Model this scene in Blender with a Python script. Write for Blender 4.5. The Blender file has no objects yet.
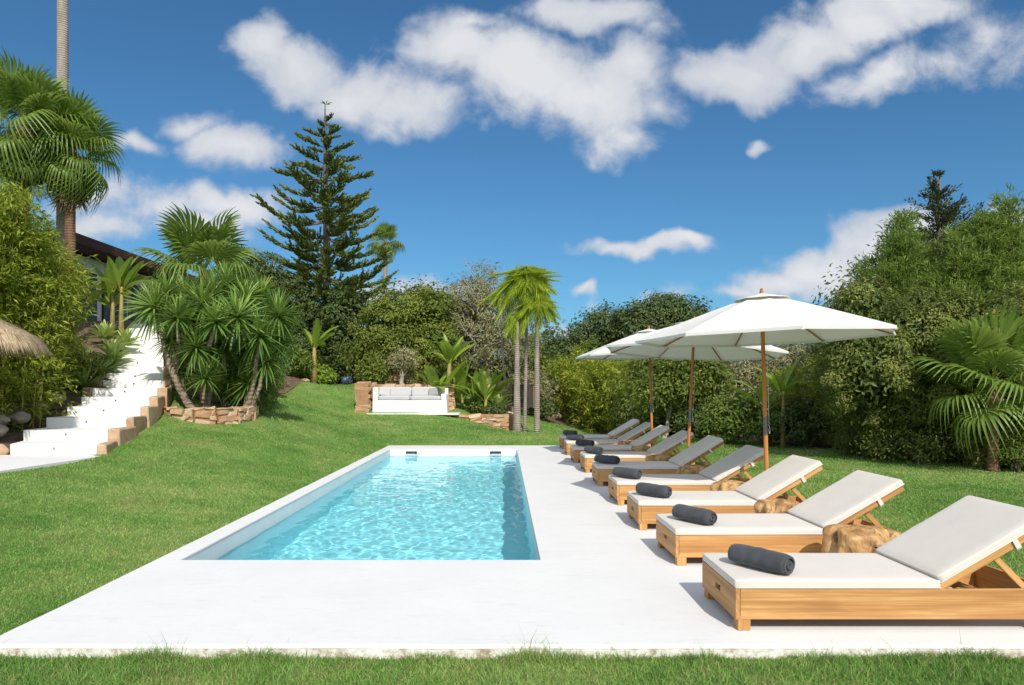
import bpy, bmesh, math, random
import numpy as np
from mathutils import Vector, Matrix, Euler, Quaternion, noise as mnoise

SC = bpy.context.scene
COL = SC.collection
R = math.radians
RNG = np.random.default_rng(7)
PX0, PY0, F, EYE = 504.0, 389.0, 700.0, 1.6

def UX(px, Y): return (px - PX0) / F * Y
def UZ(py, Y): return EYE + (PY0 - py) / F * Y
def P(px, py, Y): return (UX(px, Y), Y, UZ(py, Y))

# ---------------------------------------------------------------- object helpers
def tag(o, label=None, cat=None, group=None, kind=None):
    if label: o['label'] = label
    if cat: o['category'] = cat
    if group: o['group'] = group
    if kind: o['kind'] = kind
    return o

def empty(name, loc=(0, 0, 0), rz=0.0, label=None, cat=None, group=None):
    o = bpy.data.objects.new(name, None)
    o.empty_display_size = 0.2
    COL.objects.link(o)
    o.location = loc
    o.rotation_euler = (0, 0, rz)
    return tag(o, label, cat, group)

def mesh_np(name, V, faces_list, m=None, parent=None, smooth=False, tone=None, mats=None, midx=None):
    """V (N,3); faces_list: list of int arrays (M,k)"""
    me = bpy.data.meshes.new(name)
    V = np.asarray(V, dtype=np.float32)
    me.vertices.add(len(V)); me.vertices.foreach_set('co', V.ravel())
    fl = [np.asarray(f, dtype=np.int32) for f in faces_list if len(f)]
    nl = sum(f.size for f in fl); nf = sum(len(f) for f in fl)
    me.loops.add(nl); me.polygons.add(nf)
    me.loops.foreach_set('vertex_index', np.concatenate([f.ravel() for f in fl]))
    tot = np.concatenate([np.full(len(f), f.shape[1], dtype=np.int32) for f in fl])
    st = np.concatenate([[0], np.cumsum(tot)[:-1]]).astype(np.int32)
    me.polygons.foreach_set('loop_start', st)
    try: me.polygons.foreach_set('loop_total', tot)
    except Exception: pass
    me.polygons.foreach_set('use_smooth', np.full(nf, bool(smooth)))
    if tone is not None:
        a = me.attributes.new('tone', 'FLOAT', 'FACE')
        a.data.foreach_set('value', np.asarray(tone, dtype=np.float32))
    for q in (mats or ([m] if m else [])): me.materials.append(q)
    if midx is not None: me.polygons.foreach_set('material_index', np.asarray(midx, dtype=np.int32))
    me.update(calc_edges=True); me.validate()
    o = bpy.data.objects.new(name, me); COL.objects.link(o)
    if parent: o.parent = parent
    return o

class MB:
    """collects pieces of ONE mesh"""
    def __init__(s): s.V = []; s.Q = []; s.T = []; s.n = 0; s.tq = []; s.tt = []; s.NG = []
    def add(s, V, Q=(), T=(), tone=0.5):
        V = np.asarray(V, float); s.V.append(V)
        if len(Q): s.Q.append(np.asarray(Q, int) + s.n); s.tq.append(np.full(len(Q), tone))
        if len(T): s.T.append(np.asarray(T, int) + s.n); s.tt.append(np.full(len(T), tone))
        s.n += len(V); return s
    def box(s, c, size, rot=None, tone=0.5, jit=0.0, taper=0.0):
        h = np.array(size) / 2
        V = np.array([[x, y, z] for z in (-1, 1) for y in (-1, 1) for x in (-1, 1)], float) * h
        if taper: V[4:, :2] *= (1 - taper)
        if jit: V += RNG.normal(0, jit, V.shape)
        if rot is not None: V = V @ np.array(rot).T
        V = V + np.array(c)
        return s.add(V, [[0, 2, 3, 1], [4, 5, 7, 6], [0, 1, 5, 4], [2, 6, 7, 3], [0, 4, 6, 2], [1, 3, 7, 5]], tone=tone)
    def tube(s, pts, rad, seg=8, tone=0.5, cap=True, jit=0.0):
        pts = np.array(pts, float); n = len(pts)
        rad = np.broadcast_to(np.array(rad, float), (n,)) if np.ndim(rad) < 1 or len(np.atleast_1d(rad)) == n else np.interp(np.linspace(0, 1, n), np.linspace(0, 1, len(rad)), rad)
        T = np.gradient(pts, axis=0); T /= np.linalg.norm(T, axis=1)[:, None] + 1e-9
        up = np.array([0, 0, 1.]) if abs(T[0][2]) < .9 else np.array([1., 0, 0])
        V = []
        for i in range(n):
            a = np.cross(T[i], up); a /= np.linalg.norm(a) + 1e-9
            b = np.cross(T[i], a); up = np.cross(a, T[i]) if False else up
            th = np.linspace(0, 2 * np.pi, seg, endpoint=False)
            r = rad[i] * (1 + (RNG.normal(0, jit, seg) if jit else 0))
            V.append(pts[i] + (np.cos(th) * r)[:, None] * a + (np.sin(th) * r)[:, None] * b)
        V = np.concatenate(V); Q = []
        for i in range(n - 1):
            for j in range(seg):
                k = (j + 1) % seg
                Q.append([i * seg + j, i * seg + k, (i + 1) * seg + k, (i + 1) * seg + j])
        base = s.n
        s.add(V, Q, tone=tone)
        if cap:
            c0 = pts[0]; c1 = pts[-1]
            T_ = [[seg * 0 + (j + 1) % seg, j, n * seg] for j in range(seg)] + [[(n - 1) * seg + j, (n - 1) * seg + (j + 1) % seg, n * seg + 1] for j in range(seg)]
            s.V.append(np.array([c0, c1])); s.T.append(np.array(T_) + base); s.tt.append(np.full(len(T_), tone)); s.n += 2
        return s
    def build(s, name, m=None, parent=None, smooth=False, bevel=0.0, bseg=2, tone=False, auto=False):
        V = np.concatenate(s.V); fl = []; tn = []
        if s.Q: fl.append(np.concatenate(s.Q)); tn.append(np.concatenate(s.tq))
        if s.T: fl.append(np.concatenate(s.T)); tn.append(np.concatenate(s.tt))
        o = mesh_np(name, V, fl, m, parent, smooth, np.concatenate(tn) if tone else None)
        if bevel:
            b = o.modifiers.new('bevel', 'BEVEL'); b.width = bevel; b.segments = bseg; b.limit_method = 'ANGLE'; b.angle_limit = R(40)
            b.harden_normals = False
            for p in o.data.polygons: p.use_smooth = smooth
        return o

def rotz(a): c, s_ = math.cos(a), math.sin(a); return np.array([[c, -s_, 0], [s_, c, 0], [0, 0, 1]])
def roty(a): c, s_ = math.cos(a), math.sin(a); return np.array([[c, 0, s_], [0, 1, 0], [-s_, 0, c]])
def rotx(a): c, s_ = math.cos(a), math.sin(a); return np.array([[1, 0, 0], [0, c, -s_], [0, s_, c]])

def copy_tree(o, parent=None):
    c = o.copy(); COL.objects.link(c); c.parent = parent
    for ch in [x for x in KIDS.get(o.name, [])]: copy_tree(ch, c)
    return c
KIDS = {}
def index_kids(root):
    for ch in root.children:
        KIDS.setdefault(root.name, [])
        if ch not in KIDS[root.name]: KIDS[root.name].append(ch)
        index_kids(ch)

# ---------------------------------------------------------------- materials
class NT:
    def __init__(s, tree): s.t = tree; s.n = tree.nodes; s.l = tree.links
    def node(s, typ, **kw):
        n = s.n.new(typ)
        for k, v in kw.items():
            if k.startswith('i_'):
                key = k[2:]; key = int(key) if key.isdigit() else key.replace('_', ' ')
                s.set(n.inputs[key], v)
            else: setattr(n, k, v)
        return n
    def set(s, inp, v):
        if hasattr(v, 'links') or hasattr(v, 'is_linked'): s.l.new(v, inp)
        elif isinstance(v, (tuple, list)) and len(v) == 3 and inp.type == 'RGBA': inp.default_value = (*v, 1)
        else: inp.default_value = v
    def math(s, op, a, b=0.0, c=0.0, clamp=False):
        n = s.n.new('ShaderNodeMath'); n.operation = op; n.use_clamp = clamp
        s.set(n.inputs[0], a); s.set(n.inputs[1], b)
        if len(n.inputs) > 2: s.set(n.inputs[2], c)
        return n.outputs[0]
    def mixc(s, f, a, b, mode='MIX'):
        n = s.n.new('ShaderNodeMix'); n.data_type = 'RGBA'; n.blend_type = mode
        s.set(n.inputs[0], f); s.set(n.inputs[6], a); s.set(n.inputs[7], b)
        return n.outputs[2]
    def noise(s, vec, scale, detail=3, rough=.5, dist=0.0):
        n = s.n.new('ShaderNodeTexNoise'); n.inputs['Scale'].default_value = scale; n.inputs['Detail'].default_value = detail
        n.inputs['Roughness'].default_value = rough; n.inputs['Distortion'].default_value = dist
        if vec is not None: s.l.new(vec, n.inputs['Vector'])
        return n.outputs['Fac']
    def ramp(s, f, stops, interp='LINEAR'):
        n = s.n.new('ShaderNodeValToRGB'); cr = n.color_ramp; cr.interpolation = interp
        while len(cr.elements) > 1: cr.elements.remove(cr.elements[-1])
        cr.elements[0].position = stops[0][0]; cr.elements[0].color = (*stops[0][1], 1) if len(stops[0][1]) == 3 else stops[0][1]
        for p, c in stops[1:]:
            e = cr.elements.new(p); e.color = (*c, 1) if len(c) == 3 else c
        s.l.new(f, n.inputs[0]); return n.outputs[0]
    def maprange(s, v, a, b, c=0.0, d=1.0, smooth=False):
        n = s.n.new('ShaderNodeMapRange'); n.interpolation_type = 'SMOOTHSTEP' if smooth else 'LINEAR'
        s.set(n.inputs[0], v); n.inputs[1].default_value = a; n.inputs[2].default_value = b; n.inputs[3].default_value = c; n.inputs[4].default_value = d
        return n.outputs[0]

def newmat(name):
    m = bpy.data.materials.new(name); m.use_nodes = True
    t = NT(m.node_tree); t.n.clear()
    t.out = t.n.new('ShaderNodeOutputMaterial'); return m, t

def objcoord(t, scale=(1, 1, 1), rnd=True):
    tc = t.n.new('ShaderNodeTexCoord'); v = tc.outputs['Object']
    if rnd:
        oi = t.n.new('ShaderNodeObjectInfo')
        a = t.node('ShaderNodeVectorMath', operation='ADD'); sc = t.math('MULTIPLY', oi.outputs['Random'], 37.0)
        cx = t.n.new('ShaderNodeCombineXYZ'); t.l.new(sc, cx.inputs[0]); t.l.new(sc, cx.inputs[1]); t.l.new(sc, cx.inputs[2])
        t.l.new(v, a.inputs[0]); t.l.new(cx.outputs[0], a.inputs[1]); v = a.outputs[0]
    mp = t.n.new('ShaderNodeMapping'); mp.inputs['Scale'].default_value = scale; t.l.new(v, mp.inputs['Vector'])
    return mp.outputs[0]

def worldpos(t):
    g = t.n.new('ShaderNodeNewGeometry'); return g.outputs['Position']

def principled(t, col, rough=.6, bump=None, bstr=.3, bdist=.01, spec=.4, metal=0.0, extra=None):
    p = t.n.new('ShaderNodeBsdfPrincipled')
    t.set(p.inputs['Base Color'], col); t.set(p.inputs['Roughness'], rough)
    p.inputs['Specular IOR Level'].default_value = spec; p.inputs['Metallic'].default_value = metal
    if bump is not None:
        b = t.n.new('ShaderNodeBump'); b.inputs['Strength'].default_value = bstr; b.inputs['Distance'].default_value = bdist
        t.l.new(bump, b.inputs['Height']); t.l.new(b.outputs[0], p.inputs['Normal'])
    t.l.new(p.outputs[0], t.out.inputs[0]); return p

def noisemat(name, cols, scale=8, detail=5, rough=.7, bstr=.3, bscale=None, spec=.3, stretch=(1, 1, 1), bdist=.01, metal=0, lo=.3, hi=.7, rnd=True):
    m, t = newmat(name); v = objcoord(t, stretch, rnd)
    n = t.noise(v, scale, detail, .6)
    k = len(cols)
    c = t.ramp(n, [(lo + (hi - lo) * i / max(1, k - 1), cols[i]) for i in range(k)])
    b = t.noise(v, bscale or scale * 4, 4, .6)
    principled(t, c, rough, b, bstr, bdist, spec, metal); return m

def leafmat(name, dark, mid, light, transl=.3, rough=.5, spec=.3, big=1.2, trans_col=None, warm=None):
    """leaf colour varies leaf by leaf (tone) and in big patches of new and old growth"""
    m, t = newmat(name)
    at = t.n.new('ShaderNodeAttribute'); at.attribute_name = 'tone'
    tc = t.n.new('ShaderNodeTexCoord')
    n = t.noise(tc.outputs['Object'], big, 2, .5)
    oi = t.n.new('ShaderNodeObjectInfo')
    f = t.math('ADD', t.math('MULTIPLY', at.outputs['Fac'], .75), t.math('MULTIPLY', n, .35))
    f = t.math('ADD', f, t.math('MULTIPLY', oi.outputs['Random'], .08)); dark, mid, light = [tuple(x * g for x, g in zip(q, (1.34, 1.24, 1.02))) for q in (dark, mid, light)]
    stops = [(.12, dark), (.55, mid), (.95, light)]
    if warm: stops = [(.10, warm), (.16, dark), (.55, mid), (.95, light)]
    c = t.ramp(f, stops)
    p = t.n.new('ShaderNodeBsdfPrincipled'); t.l.new(c, p.inputs['Base Color']); p.inputs['Roughness'].default_value = rough
    p.inputs['Specular IOR Level'].default_value = spec
    tr = t.n.new('ShaderNodeBsdfTranslucent')
    t.l.new(t.mixc(.5, c, trans_col or tuple(min(1, x * 1.5) for x in light)), tr.inputs[0])
    mx = t.n.new('ShaderNodeMixShader'); mx.inputs[0].default_value = transl
    t.l.new(p.outputs[0], mx.inputs[1]); t.l.new(tr.outputs[0], mx.inputs[2]); t.l.new(mx.outputs[0], t.out.inputs[0])
    return m

def barkmat(name, c1, c2, rings=0.0, scale=6):
    m, t = newmat(name); v = objcoord(t, (1, 1, .35)); n = t.noise(v, scale, 5, .65)
    c = t.ramp(n, [(.3, c1), (.7, c2)])
    h = t.noise(v, scale * 3, 4, .6)
    if rings:
        w = t.node('ShaderNodeTexWave', wave_type='BANDS', bands_direction='Z'); w.inputs['Scale'].default_value = rings
        w.inputs['Distortion'].default_value = 2.0; w.inputs['Detail'].default_value = 2
        tc = t.n.new('ShaderNodeTexCoord'); t.l.new(tc.outputs['Object'], w.inputs['Vector'])
        f = t.maprange(w.outputs['Fac'], .0, .3, .78, 1.0)
        c = t.mixc(1.0, c, f, 'MULTIPLY'); h = t.math('ADD', t.math('MULTIPLY', h, .5), w.outputs['Fac'])
    principled(t, c, .9, h, .6, .02, .1); return m

def teak(name, axis='x', base=(.55, .29, .105), dark=(.33, .15, .045), light=(.68, .41, .17)):
    m, t = newmat(name)
    st = {'x': (.55, 9, 9), 'y': (9, .55, 9), 'z': (9, 9, .55)}[axis]
    v = objcoord(t, st); n = t.noise(v, 1.6, 6, .62, .6)
    st2 = {'x': (1.2, 60, 60), 'y': (60, 1.2, 60), 'z': (60, 60, 1.2)}[axis]
    v2 = objcoord(t, st2); n2 = t.noise(v2, 1.0, 3, .6)
    c = t.ramp(n, [(.25, dark), (.5, base), (.72, light)])
    c = t.mixc(t.maprange(n2, .35, .62, .6, 0), c, dark)
    kn = t.noise(objcoord(t, tuple(1.6 if q < 1 else 5 for q in st)), 1.0, 2, .5)
    c = t.mixc(t.maprange(kn, .64, .74, 0, .35), c, (.30, .14, .05))
    oi = t.n.new('ShaderNodeObjectInfo'); c = t.mixc(1.0, c, t.maprange(oi.outputs['Random'], 0, 1, .84, 1.14), 'MULTIPLY')
    principled(t, c, .55, n2, .25, .003, .3); return m

M = {}
M['teak_x'] = teak('teak_boards_long', 'x'); M['teak_y'] = teak('teak_boards_cross', 'y'); M['teak_z'] = teak('teak_posts', 'z')
M['pole'] = teak('varnished_pole', 'z', (.52, .205, .065), (.40, .14, .04), (.60, .28, .10))
M['rib'] = teak('varnished_rib', 'x', (.40, .16, .06), (.30, .11, .04), (.48, .22, .09))
def fabricmat(name, col, var=.06, weave=420, transl=0.0, rough=.9, bstr=.25, wr=0.0):
    m, t = newmat(name); v = objcoord(t); n = t.noise(v, 5, 5, .6); n2 = t.noise(v, weave, 2, .5)
    c = t.ramp(n, [(.3, tuple(x * (1 - var) for x in col)), (.7, col)])
    c = t.mixc(t.maprange(n2, .35, .65, 0, .18), c, tuple(x * .8 for x in col))
    h = t.math('ADD', t.math('MULTIPLY', n2, .25), t.math('MULTIPLY', t.noise(v, 7, 3, .5), wr))
    p = principled(t, c, rough, h, bstr, .004, .15)
    p.inputs['Sheen Weight'].default_value = .15
    if transl:
        tr = t.n.new('ShaderNodeBsdfTranslucent'); t.l.new(c, tr.inputs[0]); mx = t.n.new('ShaderNodeMixShader'); mx.inputs[0].default_value = transl
        t.l.new(p.outputs[0], mx.inputs[1]); t.l.new(tr.outputs[0], mx.inputs[2]); t.l.new(mx.outputs[0], t.out.inputs[0])
    return m
M['mattress'] = fabricmat('mattress_canvas', (.69, .635, .565), .05, 380, wr=2.0, bstr=.35)
M['canopy'] = fabricmat('canopy_canvas', (.87, .85, .81), .03, 300, transl=.28, wr=3)
M['towel'] = fabricmat('terry_cloth', (.078, .084, .094), .5, 110, rough=1.0, bstr=1.0)
M['cushion'] = fabricmat('sofa_canvas', (.50, .50, .50), .05, 300, wr=3)
M['brass'] = noisemat('brass_fitting', [(.14, .12, .10), (.25, .22, .19)], 20, rough=.4, metal=.7, bstr=.1)
M['rope'] = noisemat('pulley_rope', [(.6, .56, .48), (.75, .72, .66)], 60, rough=.9)
M['dark'] = noisemat('dark_recess', [(.03, .03, .03), (.06, .055, .05)], 20, rough=.6)
M['steel'] = noisemat('brushed_steel', [(.45, .45, .45), (.6, .6, .6)], 30, rough=.3, metal=.9, bstr=.05)

def plastermat(name, col, dirt=(.42, .36, .27), grime=True, rough=.75, amount=.36):
    m, t = newmat(name); pos = worldpos(t)
    n = t.noise(pos, 1.3, 6, .6); n2 = t.noise(pos, 14, 5, .65); n3 = t.noise(pos, 90, 3, .6)
    mp = t.n.new('ShaderNodeMapping'); mp.inputs['Scale'].default_value = (1.0, 5.0, 1); t.l.new(pos, mp.inputs[0])
    sm = t.noise(mp.outputs[0], 1.9, 6, .72, 1.2)
    c = t.ramp(n, [(.3, tuple(x * .95 for x in col)), (.65, col)])
    c = t.mixc(t.maprange(n2, .5, .8, 0, amount), c, tuple(x * .86 for x in col))
    c = t.mixc(t.maprange(sm, .56, .74, 0, amount * 1.6), c, (col[0] * .80, col[1] * .80, col[2] * .79))
    h = t.math('ADD', t.math('MULTIPLY', n2, 1.0), t.math('MULTIPLY', n3, .25))
    principled(t, c, rough, h, .25, .006, .25); return m
M['white'] = plastermat('white_microcement', (.74, .725, .70))
M['white_wall'] = plastermat('white_render', (.81, .79, .755))
def edgemat():
    m, t = newmat('weathered_slab_edge'); pos = worldpos(t)
    n = t.noise(pos, 5.5, 6, .7); n2 = t.noise(pos, 22, 5, .7)
    f = t.math('ADD', t.math('MULTIPLY', n, .65), t.math('MULTIPLY', n2, .35))
    c = t.ramp(f, [(.36, (.30, .24, .16)), (.44, (.50, .45, .36)), (.52, (.66, .63, .56)), (.62, (.74, .72, .68))])
    principled(t, c, .9, f, .8, .012, .1); return m
M['edge'] = edgemat()
def stonemat(name, cols, tint=.5):
    m, t = newmat(name)
    at = t.n.new('ShaderNodeAttribute'); at.attribute_name = 'tone'
    v = objcoord(t, (1, 1, 1), False); n = t.noise(v, 5, 6, .7); n2 = t.noise(v, 30, 5, .7)
    f = t.math('ADD', t.math('MULTIPLY', at.outputs['Fac'], tint), t.math('MULTIPLY', n, 1 - tint))
    k = len(cols); c = t.ramp(f, [(.15 + .7 * i / (k - 1), cols[i]) for i in range(k)])
    c = t.mixc(t.maprange(n2, .55, .75, 0, .5), c, tuple(x * .6 for x in cols[0]))
    principled(t, c, .9, t.math('ADD', n, n2), .7, .02, .15); return m
M['stone'] = stonemat('golden_limestone', [(.32, .17, .09), (.47, .28, .16), (.58, .40, .25), (.62, .48, .34)])
M['block'] = stonemat('sandstone_block', [(.33, .20, .12), (.55, .36, .22), (.62, .44, .29), (.70, .56, .42)], .35)
M['edging'] = stonemat('weathered_sandstone', [(.20, .12, .075), (.42, .26, .16), (.56, .39, .25), (.66, .50, .36)], .3)
M['rock'] = stonemat('grey_fieldstone', [(.17, .13, .10), (.30, .24, .19), (.42, .36, .30), (.50, .45, .40)])
M['soil'] = noisemat('soil', [(.07, .045, .03), (.15, .10, .065), (.22, .16, .11)], 6, rough=1, bstr=.8, bscale=30, bdist=.03, rnd=False)
M['thatch'] = noisemat('dry_thatch', [(.30, .20, .11), (.50, .38, .24), (.62, .50, .35)], 25, rough=1, stretch=(1, 1, .2))
M['bark_palm'] = barkmat('palm_bark_grey', (.26, .21, .18), (.42, .36, .31), rings=4.5)
M['bark_palm_red'] = barkmat('palm_bark_fibrous', (.13, .07, .045), (.27, .16, .10), rings=4)
M['bark'] = barkmat('tree_bark', (.10, .075, .055), (.21, .165, .125))
M['bark_pale'] = barkmat('pale_bark', (.30, .25, .19), (.48, .42, .34))
M['bark_yucca'] = barkmat('yucca_bark', (.22, .16, .12), (.38, .30, .23), rings=3)
M['stem'] = noisemat('green_stem', [(.14, .16, .04), (.30, .24, .08), (.36, .22, .09)], 4, rough=.5)
M['skirt'] = noisemat('dead_fronds', [(.14, .09, .05), (.30, .21, .12)], 10, rough=1)

# leaf materials: dark, mid, light
M['l_bamboo'] = leafmat('bamboo_leaves', (.055, .095, .020), (.15, .22, .036), (.31, .35, .06), .32, trans_col=(.3, .4, .05))
M['l_bamboo_y'] = leafmat('golden_bamboo_leaves', (.065, .105, .016), (.20, .27, .032), (.46, .49, .075), .36, trans_col=(.38, .42, .05))
M['l_plume'] = leafmat('bamboo_plume_leaves', (.05, .095, .028), (.12, .20, .045), (.25, .32, .08), .34)
M['l_hedge'] = leafmat('broad_shrub_leaves', (.032, .055, .014), (.088, .135, .030), (.28, .30, .10), .25, rough=.5, spec=.3, warm=(.24, .15, .07))
M['l_citrus'] = leafmat('citrus_leaves', (.045, .075, .016), (.11, .16, .03), (.24, .28, .06), .25, rough=.55, spec=.25, warm=(.19, .12, .05))
M['l_carob'] = leafmat('carob_leaves', (.03, .055, .02), (.065, .105, .036), (.13, .18, .06), .2, rough=.55)
M['l_olive'] = leafmat('olive_leaves', (.11, .12, .065), (.21, .22, .13), (.36, .37, .25), .2, rough=.6)
M['l_pine'] = leafmat('norfolk_needles', (.042, .07, .024), (.10, .145, .045), (.21, .245, .075), .15, rough=.6, big=.6)
M['l_conifer'] = leafmat('cypress_sprays', (.018, .032, .017), (.035, .055, .026), (.07, .085, .035), .08, rough=.7)
M['l_fan'] = leafmat('fan_palm_blades', (.055, .105, .024), (.12, .20, .04), (.26, .34, .085), .33, rough=.4, spec=.45, big=2)
M['l_feather'] = leafmat('feather_palm_leaflets', (.08, .15, .02), (.20, .31, .035), (.40, .46, .06), .36, rough=.4)
M['l_yucca'] = leafmat('yucca_swords', (.04, .095, .026), (.095, .18, .042), (.24, .36, .085), .2, rough=.36, spec=.45)
M['l_banana'] = leafmat('banana_blades', (.08, .15, .025), (.18, .29, .045), (.40, .47, .10), .40, rough=.4, spec=.45, trans_col=(.35, .5, .06))
M['l_agave'] = leafmat('agave_leaves', (.14, .24, .07), (.27, .38, .13), (.46, .54, .22), .12, rough=.45)
M['l_low'] = leafmat('garden_shrub_leaves', (.04, .075, .018), (.09, .15, .03), (.20, .26, .06), .25)
M['l_grass'] = None
def round_map(bm, size, r):
    """turn a gridded unit cube into a box with rounded edges"""
    hs = [s / 2 for s in size]
    for v in bm.verts:
        p = [v.co[i] * size[i] for i in range(3)]; q = [max(-(hs[i] - r), min(hs[i] - r, p[i])) for i in range(3)]
        d = Vector([p[i] - q[i] for i in range(3)])
        v.co = Vector(q) + (d.normalized() * r if d.length > 1e-9 else d)
def weighted(o):
    w_ = o.modifiers.new('normals', 'WEIGHTED_NORMAL'); w_.weight = 100; w_.keep_sharp = False
    return o
# ================================================================ terrain
CTRL = [(-8,0,.05),(-6,4,.02),(-3.6,4,-.085),(0,4.2,-.09),(4,4.2,-.09),(10,4,-.03),(0,-5,-.05),(12,-5,0),(-12,-5,.1),(0,2,-.09),
 (-3.45,6,-.03),(-3.45,8,-.02),(-3.45,12,-.02),(-3.45,16,-.02),(-3.4,19.9,-.02),(0,20.1,-.02),(3.8,20,-.02),(3.95,15,-.02),(3.95,8,-.03),(3.95,12,-.02),
 (10,14,-.02),(8,20,-.02),(6,24,-.02),(2,30,.0),(2.5,36,.15),(14,30,.1),(16,15,0),(16,5,0),(1,25.5,0.0),(8,8,-.03),(6,10,-.03),
 (-8,12.2,.33),(-8,11,.33),(-8.2,10,.31),(-7.0,8,.30),(-7.15,10,.39),(-7.1,12,.41),(-7.3,13,.5),(-9,8,.36),(-9,11,.38),(-5.2,10,.13),(-5.2,14,.22),(-5,7,.06),
 (-7.75,14.2,.66),(-8.05,15.1,.82),(-8.3,16.1,.98),(-7.3,16.1,.78),(-6.5,16.2,.70),(-6.0,17.0,.70),(-6.0,18.5,.80),
 P(357,414,25.6),P(300,405,24),P(446,415,26),P(400,416,25.4),P(508,430,26.6),P(430,428,23),P(480,439,21.6),
 P(250,448,14.6),P(300,440,17.5),P(350,431,20.8),P(265,384,30),P(310,384,30.5),P(352,384.5,30.5),P(280,395,26),P(330,395,27.5),
 (-11.2,15,1.0),(-12.4,13,1.0),(-10.2,13,.6),(-11.6,17.5,1.7),(-13.5,20,2.7),(-13.2,24,3.7),(-16,26,4.0),(-20,30,4.2),(-12.2,26,3.9),(-10.8,21,2.6),(-9.4,18.6,1.6),(-8.6,20.5,1.3),(-9.3,25,1.75),(-10,30,2.2),P(262,388,27),P(255,395,23),(-20,15,2.6),
 (-5,29.5,1.75),(-3,29.5,1.6),(-1,29.5,1.2),(-5,40,2.6),(0,34,1.1),(0,45,1.6),(-15,50,5),(10,50,.8),(25,50,1),(30,20,.2),(-40,30,6),(-35,0,1),(0,110,3),(-90,110,8),(90,110,3),(90,0,0),(-90,0,2),(0,-90,-.5),(-150,-150,0),(150,-150,0),(160,160,4),(-160,160,9)]
CTRL = np.array(CTRL, float)
def _tps_solve(C):
    n = len(C); d = np.linalg.norm(C[:, None, :2] - C[None, :, :2], axis=2)
    K = np.where(d > 0, d * d * np.log(d + 1e-12), 0) + np.eye(n) * .02
    Pm = np.c_[np.ones(n), C[:, :2]]
    A = np.block([[K, Pm], [Pm.T, np.zeros((3, 3))]])
    return np.linalg.solve(A, np.r_[C[:, 2], np.zeros(3)])
_W = _tps_solve(CTRL)
def ground(x, y):
    x = np.atleast_1d(np.asarray(x, float)); y = np.atleast_1d(np.asarray(y, float)); out = np.empty(len(x))
    for i in range(0, len(x), 20000):
        xs, ys = x[i:i+20000], y[i:i+20000]
        d2 = (xs[:, None] - CTRL[None, :, 0]) ** 2 + (ys[:, None] - CTRL[None, :, 1]) ** 2
        out[i:i+20000] = (.5 * d2 * np.log(d2 + 1e-12)) @ _W[:-3] + _W[-3] + _W[-2] * xs + _W[-1] * ys
    # the flat terrace under the pool deck
    inx = np.clip(np.minimum(x + 3.45, 3.95 - x) / .3 + 1, 0, 1); iny = np.clip(np.minimum(y - 4.1, 20.0 - y) / .3 + 1, 0, 1); k = inx * iny
    return out * (1 - k) + k * np.minimum(out, -.03)
def G(x, y): return float(ground([x], [y])[0])

DX0, DX1, DY0, DY1 = -3.27, 3.80, 4.38, 19.85
QX0, QX1, QY0, QY1 = -3.03, 0.34, 6.56, 18.65

def lawn_colour(t):
    pos = worldpos(t)
    mp = t.n.new('ShaderNodeMapping'); mp.inputs['Scale'].default_value = (1, 1, 0); t.l.new(pos, mp.inputs[0]); v = mp.outputs[0]
    a = t.noise(v, .35, 3, .55); b = t.noise(v, 1.6, 5, .65); c3 = t.noise(v, 9, 4, .7)
    f = t.math('ADD', t.math('ADD', t.math('MULTIPLY', a, .45), t.math('MULTIPLY', b, .40)), t.math('MULTIPLY', c3, .15))
    c = t.ramp(f, [(.36, (.115, .25, .045)), (.46, (.19, .355, .072)), (.55, (.29, .43, .11)), (.66, (.43, .48, .17))])
    dry = t.noise(v, .9, 4, .7, .5)
    c = t.mixc(t.maprange(dry, .55, .74, 0, .6), c, (.44, .37, .16))
    return c, b, c3
def lawnmat():
    m, t = newmat('lawn_turf'); c, b, c3 = lawn_colour(t)
    fine = t.noise(worldpos(t), 70, 4, .7)
    c = t.mixc(t.maprange(fine, .35, .65, .65, 0), c, (.035, .06, .012))
    principled(t, c, .9, t.math('ADD', fine, c3), .9, .03, .1); return m
def grassmat():
    m, t = newmat('grass_blades'); c, b, c3 = lawn_colour(t)
    at = t.n.new('ShaderNodeAttribute'); at.attribute_name = 'tone'
    c = t.mixc(1.0, c, t.maprange(at.outputs['Fac'], 0, 1, .65, 1.35), 'MULTIPLY')
    c = t.mixc(t.maprange(at.outputs['Fac'], .90, .93, 0, .75), c, (.42, .36, .17))
    p = t.n.new('ShaderNodeBsdfPrincipled'); t.l.new(c, p.inputs['Base Color']); p.inputs['Roughness'].default_value = .5; p.inputs['Specular IOR Level'].default_value = .3
    tr = t.n.new('ShaderNodeBsdfTranslucent'); t.l.new(c, tr.inputs[0]); mx = t.n.new('ShaderNodeMixShader'); mx.inputs[0].default_value = .35
    t.l.new(p.outputs[0], mx.inputs[1]); t.l.new(tr.outputs[0], mx.inputs[2]); t.l.new(mx.outputs[0], t.out.inputs[0]); return m
M['lawn'] = lawnmat(); M['l_grass'] = grassmat()

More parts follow.
